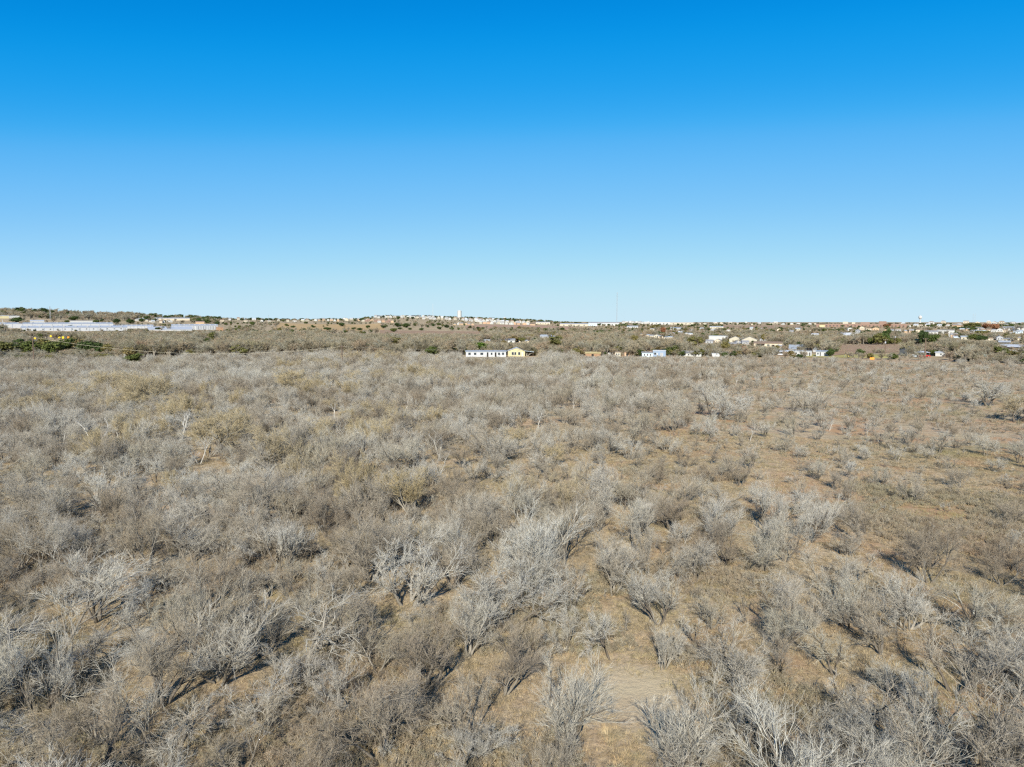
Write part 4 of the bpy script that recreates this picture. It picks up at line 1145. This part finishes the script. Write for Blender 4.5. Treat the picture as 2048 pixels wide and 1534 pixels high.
# trees one can pick out near the camera: trunk foot (px, py), crown width, crown top row, form
HERO = [
    (816, 1208, 185, 1078, 'dense'), (1015, 1258, 205, 1128, 'spread'), (948, 1231, 110, 1120, 'vase'), (1226, 1191, 100, 1082, 'vase'), (1156, 1201, 52, 1148, 'sapling'),
    (1283, 1221, 66, 1160, 'open'), (1132, 1305, 95, 1212, 'spread'), (1226, 1322, 90, 1215, 'open'), (1010, 1390, 112, 1285, 'vase'), (1126, 1523, 165, 1300, 'vase'),
    (760, 1342, 150, 1232, 'spread'), (850, 1375, 165, 1235, 'vase'), (760, 1520, 250, 1335, 'spread'), (1008, 1499, 72, 1428, 'open'), (941, 1530, 110, 1450, 'dense'),
    (1346, 1575, 170, 1352, 'vase'), (1327, 1338, 80, 1240, 'dense'),
    (87, 1332, 290, 1118, 'spread'), (178, 1332, 130, 1235, 'open'), (424, 1164, 150, 1078, 'spread'), (13, 1382, 120, 1270, 'vase'), (338, 1523, 215, 1300, 'spread'),
    (597, 1389, 110, 1300, 'vase'), (60, 1495, 150, 1400, 'open'), (637, 1535, 120, 1420, 'dense'), (184, 1087, 95, 1010, 'open'), (54, 1087, 130, 1000, 'spread'), (499, 1137, 70, 1075, 'open'),
    (1390, 1164, 140, 1075, 'spread'), (1904, 1386, 230, 1225, 'spread'), (1696, 1490, 95, 1385, 'vase'), (1671, 1351, 95, 1232, 'open'), (1471, 1383, 215, 1268, 'spread'),
    (1763, 1309, 180, 1185, 'spread'), (1800, 1400, 100, 1318, 'dense'), (1568, 1218, 95, 1150, 'open'), (1501, 1504, 160, 1370, 'dense'), (1377, 1560, 120, 1440, 'dense'), (2029, 1524, 140, 1390, 'open'),
    (417, 914, 132, 822, 'round'), (290, 815, 120, 748, 'round'), (360, 884, 85, 820, 'pale'), (193, 893, 95, 818, 'pale'), (756, 900, 60, 840, 'round'), (808, 824, 60, 790, 'pale'),
    (1437, 836, 115, 785, 'dense'), (1620, 826, 90, 780, 'dense'), (685, 955, 110, 880, 'spread'), (985, 925, 130, 850, 'dense'), (575, 790, 90, 758, 'round'), (1975, 812, 90, 755, 'vase'), (2030, 845, 100, 790, 'round'),
    (240, 800, 80, 752, 'round'), (325, 806, 95, 744, 'round'), (265, 828, 70, 780, 'round'), (345, 838, 60, 795, 'round'), (150, 812, 80, 770, 'round'), (95, 828, 90, 775, 'round'), (25, 848, 100, 792, 'round'),
    (205, 785, 70, 742, 'round'), (610, 800, 70, 765, 'round'), (700, 795, 60, 762, 'round'), (870, 850, 70, 810, 'round'), (640, 880, 60, 835, 'round')]
CLEARINGS = [(6.3, 36.6, 4.6), (at(1110, 1012)[0], at(1110, 1012)[1], 3.2), (at(1245, 1480)[0], at(1245, 1480)[1], 3.2), (at(410, 945)[0], at(410, 945)[1], 4.0)]
for (px, py, wpx, yt, form) in HERO:
    p = at(px, py)
    slant = math.sqrt(p[0] ** 2 + p[1] ** 2 + CAM_H ** 2)
    k = (p[1] * math.cos(PITCH) + CAM_H * math.sin(PITCH)) / FPX
    v = pix_dir(px, yt)
    wid = wpx * k
    dd = (p[1] + 0.18 * wid) / v[1]                   # the outline's top lies a little behind the trunk
    hei = max(CAM_H + v[2] * dd - p[2], 0.9)
    hei = min(max(hei, 0.55 * wid), 1.5 * wid + 1.0)
    opts = [t for t in FIELD_KINDS if t.startswith(form)]
    TREES.append([p[0], p[1], p[2], wid, hei, random.choice(opts), random.uniform(0, 6.28), 1])

def spacing(x, y):
    u = x / np.maximum(y, 1)
    d = np.hypot(x, y)
    n = vnoise(x, y, 16, 5) * 0.6 + vnoise(x, y, 7, 6) * 0.4
    s = 2.15 + 0.3 * np.clip((d - 60) / 40, 0, 1) + 1.1 * np.clip((u - 0.05) / 0.35, 0, 1) * np.clip((d - 45) / 40, 0, 1)
    s = s * (0.72 + 0.75 * n)
    return s
cell = {}
def try_put(x, y, s):
    cx, cy = int(x // 3), int(y // 3)
    rr = 2
    for i in range(cx - rr, cx + rr + 1):
        for j in range(cy - rr, cy + rr + 1):
            for (a, b, s2) in cell.get((i, j), ()):
                m = 0.5 * (s + s2)
                if (a - x) ** 2 + (b - y) ** 2 < m * m:
                    return False
    cell.setdefault((cx, cy), []).append((x, y, s))
    return True
for t in TREES:
    cell.setdefault((int(t[0] // 3), int(t[1] // 3)), []).append((t[0], t[1], t[3] * 0.78))
N = 70000
az = RNG.uniform(-0.80, 0.80, N)
dd = np.sqrt(RNG.uniform(20.0 ** 2, 392.0 ** 2, N) )
X, Y = dd * np.sin(az), dd * np.cos(az)
S = spacing(X, Y)
big = vnoise(X, Y, 30, 9)
yel = vnoise(X, Y, 42, 21)
for i in range(N):
    x, y, s = float(X[i]), float(Y[i]), float(S[i])
    if any((x - a) ** 2 + (y - b) ** 2 < r * r for a, b, r in CLEARINGS):
        continue
    if not try_put(x, y, s):
        continue
    u = x / y
    right = min(max((u - 0.05) / 0.35, 0), 1) * min(max((dd[i] - 45) / 40, 0), 1)
    wid = random.gauss(4.2, 1.0) * (0.72 + 0.5 * big[i]) * (1 - 0.42 * right)
    if random.random() < 0.16:
        wid *= 0.55
    wid = min(max(wid, 1.2), 5.7 - 1.2 * right)
    rat = random.uniform(0.62, 0.95)
    r = random.random()
    if yel[i] > 0.64 and u < 0.1 and r < 0.10 and dd[i] > 70:
        form = 'round'; rat *= 1.1; wid *= 1.2
    elif wid < 2.2:
        form = 'sapling'
    else:
        form = random.choices(['spread', 'vase', 'dense', 'open', 'pale'], [0.36, 0.24, 0.30, 0.08, 0.03 if dd[i] > 90 else 0.0])[0]
        if form == 'vase' or form == 'pale': rat *= 1.2
    tp = random.choice([t for t in FIELD_KINDS if t.startswith(form)])
    TREES.append([x, y, float(terrain(x, y)), wid, wid * rat, tp, random.uniform(0, 6.28), 0])

def blocked(x, y, z, wid, hei, slack=0.0):
    """Would this plant hide something that the photograph shows beyond it?"""
    d = math.hypot(x, y)
    px, yt = to_pix(x, y, z + hei)
    hw = wid * 0.4 / y * FPX
    for (a, b, yb, dist) in CLEAR:
        if dist > 900 and a > 1100 and d > 420 and random.random() < 0.3:
            continue
        if d < dist - 2 and px + hw > a and px - hw < b and yt < yb - slack:
            return True
    return False
kept = []
for t in TREES:
    if not t[7] and t[1] >= 150:
        slk = random.choice([0, 0, 0, 0, 2.5])
        if abs((1024 + FPX * t[0] / t[1]) - 1000) < 90: slk = 0
        for _ in range(4):
            if not blocked(t[0], t[1], t[2], t[3], t[4], slk):
                break
            t[4] *= 0.72; t[3] *= 0.85
        else:
            continue
    kept.append(t)
TREES = kept

# the 300 trees that show largest stay single objects; the rest of the growth is one mass
def shown(t):
    px, py = to_pix(t[0], t[1], t[2] + t[4] * 0.4)
    if not (-60 < px < 2108 and py < 1600):
        return -1
    return (t[3] * t[4]) / (t[1] ** 2) * (1.5 if t[7] else 1.0) + (10 if t[7] else 0)
TREES.sort(key=shown, reverse=True)
near = [t for t in TREES[:300] if shown(t) > 0]
rest = TREES[len(near):]
LOOK = {'spread': 'wide spreading grey', 'vase': 'upright vase-shaped grey', 'dense': 'dense many-stemmed grey', 'open': 'thin open-branched', 'round': 'rounded yellow brown', 'sapling': 'small grey', 'pale': 'white-stemmed'}
used = set()
ONES = 'zero one two three four five six seven eight nine ten eleven twelve thirteen fourteen fifteen sixteen seventeen eighteen nineteen'.split()
TENS = '_ _ twenty thirty forty fifty sixty seventy eighty ninety'.split()
def words(n):
    if n < 20: return ONES[max(n, 0)]
    if n >= 100: return 'one hundred'
    return TENS[n // 10] + ('-' + ONES[n % 10] if n % 10 else '')
for t in near:
    form = t[5].rstrip('0123456789')
    px, py = to_pix(t[0], t[1], t[2])
    a, b = round(px / 20.48), round((1534 - py) / 15.34)
    a = max(a, 0); b = max(b, -1)
    while (a, b) in used:
        a += 1
    used.add((a, b))
    kind = 'sapling' if form == 'sapling' else 'bare tree'
    if b < 0:
        where = 'foot just below the bottom edge, %s percent across' % words(a)
    else:
        where = 'foot %s percent across and %s percent up the photo' % (words(a), words(b))
    place_tree('mesquite_tree' if form != 'round' else 'huisache_tree', t[5], (t[0], t[1], t[2]), t[3], t[4], t[6], '%s %s, %s' % (LOOK[form], kind, where), 'tree', 'bare trees in the near field')

COLL_FIELD = template_collection('field_plants', FIELD_KINDS)
def tree_scatter(name, coll, names, rows, label, cat):
    pts = [(t[0], t[1], t[2]) for t in rows]
    idx = [names.index(t[5]) for t in rows]
    scl = [(t[3] / TEMPL[t[5]]['w'],) * 2 + (t[4] / TEMPL[t[5]]['h'],) for t in rows]
    scatter(name, coll, pts, idx, [t[6] for t in rows], scl, label, cat)
tree_scatter('scrub_growth', COLL_FIELD, FIELD_KINDS, rest, 'mass of bare grey brush filling the field farther off', 'scrub')

# ------------------------------------------------------------------ low brush, grass
for k in range(3):
    add_template('brush%d' % k, bare_tree(1000 + k, stems=7, lean=(5, 60), stem_len=0.28, limbs=2, limb_len=1.2, branches=4, br_len=0.7, blets=4, bl_len=0.6, twigs=3, up=0.1, r0=0.009, tip=0.0036, base_spread=0.2), M['brush'], M['brush'])
def tuft(seed, n=44):
    rng = np.random.default_rng(seed)
    a = rng.uniform(0, 6.28, n); r = 0.26 * np.sqrt(rng.random(n))
    base = np.stack([r * np.cos(a), r * np.sin(a), np.full(n, -0.02)], -1)
    out = np.stack([np.cos(a), np.sin(a), rng.uniform(0.1, 1.3, n)], -1) + rng.normal(0, 0.3, (n, 3))
    tip = base + nrm(out) * rng.uniform(0.08, 0.26, n)[:, None]
    sd = np.stack([-np.sin(a), np.cos(a), np.zeros(n)], -1) * 0.007
    V = np.stack([base - sd, base + sd, tip], 1).reshape(-1, 3)
    return V, np.arange(n * 3).reshape(-1, 3)
for k in range(3):
    V, f = tuft(1100 + k)
    TEMPL['tuft%d' % k] = dict(crown=mesh_np('tuft', V, f, M['grass']), w=0.5, h=0.4)
def polar(n, d0, d1, az=0.78, power=1.0):
    a = RNG.uniform(-az, az, n)
    d = np.sqrt(RNG.uniform(d0 ** 2, d1 ** 2, n)) if power == 1 else d0 + (d1 - d0) * RNG.random(n) ** power
    return d * np.sin(a), d * np.cos(a)
x, y = polar(46000, 20, 345)
x2, y2 = polar(22000, 20, 95)
x, y = np.r_[x, x2], np.r_[y, y2]
keep = vnoise(x, y, 9, 31) * 0.6 + vnoise(x, y, 25, 32) * 0.4 > 0.47
fx = np.concatenate([(FIELDS[3][0][None] * (1 - u) * (1 - w) + FIELDS[3][1][None] * u * (1 - w) + FIELDS[3][2][None] * u * w + FIELDS[3][3][None] * (1 - u) * w)
                     for u, w in [(RNG.random((500, 1)), RNG.random((500, 1)))]])   # weeds on the paddock
for a, b, r in CLEARINGS:
    keep &= (x - a) ** 2 + (y - b) ** 2 > (r * 0.9) ** 2
x, y = np.r_[x[keep], fx[:, 0]], np.r_[y[keep], fx[:, 1]]
n = len(x)
s = np.r_[RNG.uniform(0.35, 1.15, n - len(fx)), RNG.uniform(0.8, 1.7, len(fx))][:, None] * np.stack([np.ones(n), np.ones(n), RNG.uniform(0.7, 1.2, n)], -1)
scatter('low_brush', template_collection('brush_plants', ['brush0', 'brush1', 'brush2']), np.c_[x, y, terrain(x, y)], RNG.integers(0, 3, n), RNG.uniform(0, 6.28, n), s,
        'low brown dead weeds and brush between the bare trees', 'brush')
x, y = polar(85000, 22, 130, power=0.8)
keep = (x - 6.3) ** 2 + (y - 36.0) ** 2 > RNG.uniform(2.0, 4.2, len(x)) ** 2       # hardly any grass here, so the painted bright patch shows
x, y = x[keep], y[keep]
n = len(x)
s = RNG.uniform(0.5, 1.0, n)[:, None] ** 2.0 * 2.0 * np.ones((n, 3))
scatter('dry_grass', template_collection('grass_plants', ['tuft0', 'tuft1', 'tuft2']), np.c_[x, y, terrain(x, y)], RNG.integers(0, 3, n), RNG.uniform(0, 6.28, n), s,
        'short dry tan grass over the near ground', 'grass')

x, y = polar(420, 24, 125)
n = len(x)
SAP = ['sapling0', 'sapling1', 'sapling2', 'sapling1']
scatter('fallen_branches', template_collection('fallen_wood', SAP), np.c_[x, y, terrain(x, y) + 0.12], RNG.integers(0, 4, n), RNG.uniform(0, 6.28, n), RNG.uniform(0.3, 0.75, n)[:, None] * np.ones((n, 3)),
        'dead grey branches fallen between the bare trees', 'dead wood', tilt=np.c_[RNG.uniform(1.25, 1.6, n), np.zeros(n)])

# ------------------------------------------------------------------ woods beyond the field
FAR = ['tall0', 'tall1', 'tall2', 'tall3', 'tallbrown0', 'tallbrown1'] + LEAF['leaf'] + LEAF['leaf_olive']
def in_fields(x, y):
    for c in FIELDS:
        ok = True
        for i in range(4):
            a, b = c[i], c[(i + 1) % 4]
            if (b[0] - a[0]) * (y - a[1]) - (b[1] - a[1]) * (x - a[0]) < 0:
                ok = False; break
        if ok: return True
    return False
rows = []
n = 24000
px = RNG.uniform(-120, 2170, n)
inv = RNG.uniform(1 / 3600.0, 1 / 402.0, n)
for i in range(n):
    d = 1 / inv[i]
    y = d / math.sqrt(1 + ((px[i] - 1024) / FPX) ** 2)
    x = (px[i] - 1024) / FPX * y
    left = px[i] < 930
    dens = 1.0 if (left and d < 1000) else (0.9 if d < 1000 else 0.6)
    if d > 1000:
        dens *= 1.7 * float(vnoise(x, y, 160, 41))
    else:
        dens *= 0.45 + 0.9 * float(vnoise(x, y, 60, 42))
    if random.random() > dens or in_fields(x, y):
        continue
    z = float(terrain(x, y))
    hei = random.uniform(4.5, 8.5) if d < 1000 else random.uniform(4.0, 8.5)
    if left and d < 900: hei = random.uniform(5.0, 9.5)
    if d < 414 and px[i] < 930: continue
    wid = hei * random.uniform(0.9, 1.35)
    if blocked(x, y, z, wid, hei, 1.0):
        hei *= 0.55; wid *= 0.65
        if blocked(x, y, z, wid, hei, 1.0) and random.random() < 0.93: continue
    r = random.random()
    g = 0.30 if d > 1000 else 0.03 if left else 0.10
    go = 0.05 if left else 0.15
    tp = random.choice(LEAF['leaf']) if r < g else random.choice(LEAF['leaf_olive']) if r < g + go else random.choice(FAR[:4]) if r < 0.75 else random.choice(FAR[4:6])
    if tp.startswith('leaf'): hei *= 0.7; wid *= 0.8
    rows.append([x, y, z - 0.1, wid, hei, tp, random.uniform(0, 6.28)])
# trees along the skyline of the ridges and the plain
for i in range(3200):
    q = random.uniform(-100, 2150)
    d = random.uniform(1500, 2100) if q < 440 else random.uniform(2500, 3700) if q < 1250 else random.uniform(2200, 6500) if q < 1900 else random.uniform(1700, 3500)
    y = d / math.sqrt(1 + ((q - 1024) / FPX) ** 2); x = (q - 1024) / FPX * y
    hei = random.uniform(6, 11.5) if q < 280 else random.uniform(5, 9)
    if q > 2010: hei *= 1.6
    z = float(terrain(x, y))
    wid = hei * random.uniform(1.0, 1.6)
    if in_fields(x, y) or (blocked(x, y, z, wid, hei, 0.5) and random.random() < 0.85): continue
    r = random.random()
    tp = random.choice(LEAF['leaf']) if r < (0.07 if q < 280 else 0.5) else random.choice(FAR[:6])
    rows.append([x, y, z - 0.2, wid, hei, tp, random.uniform(0, 6.28)])
tree_scatter('distant_woods', template_collection('far_plants', FAR), FAR, rows, 'mass of bare and dark trees between the far houses and along the skyline', 'woods')
print('trees', len(near), len(rest), 'far', len(rows))
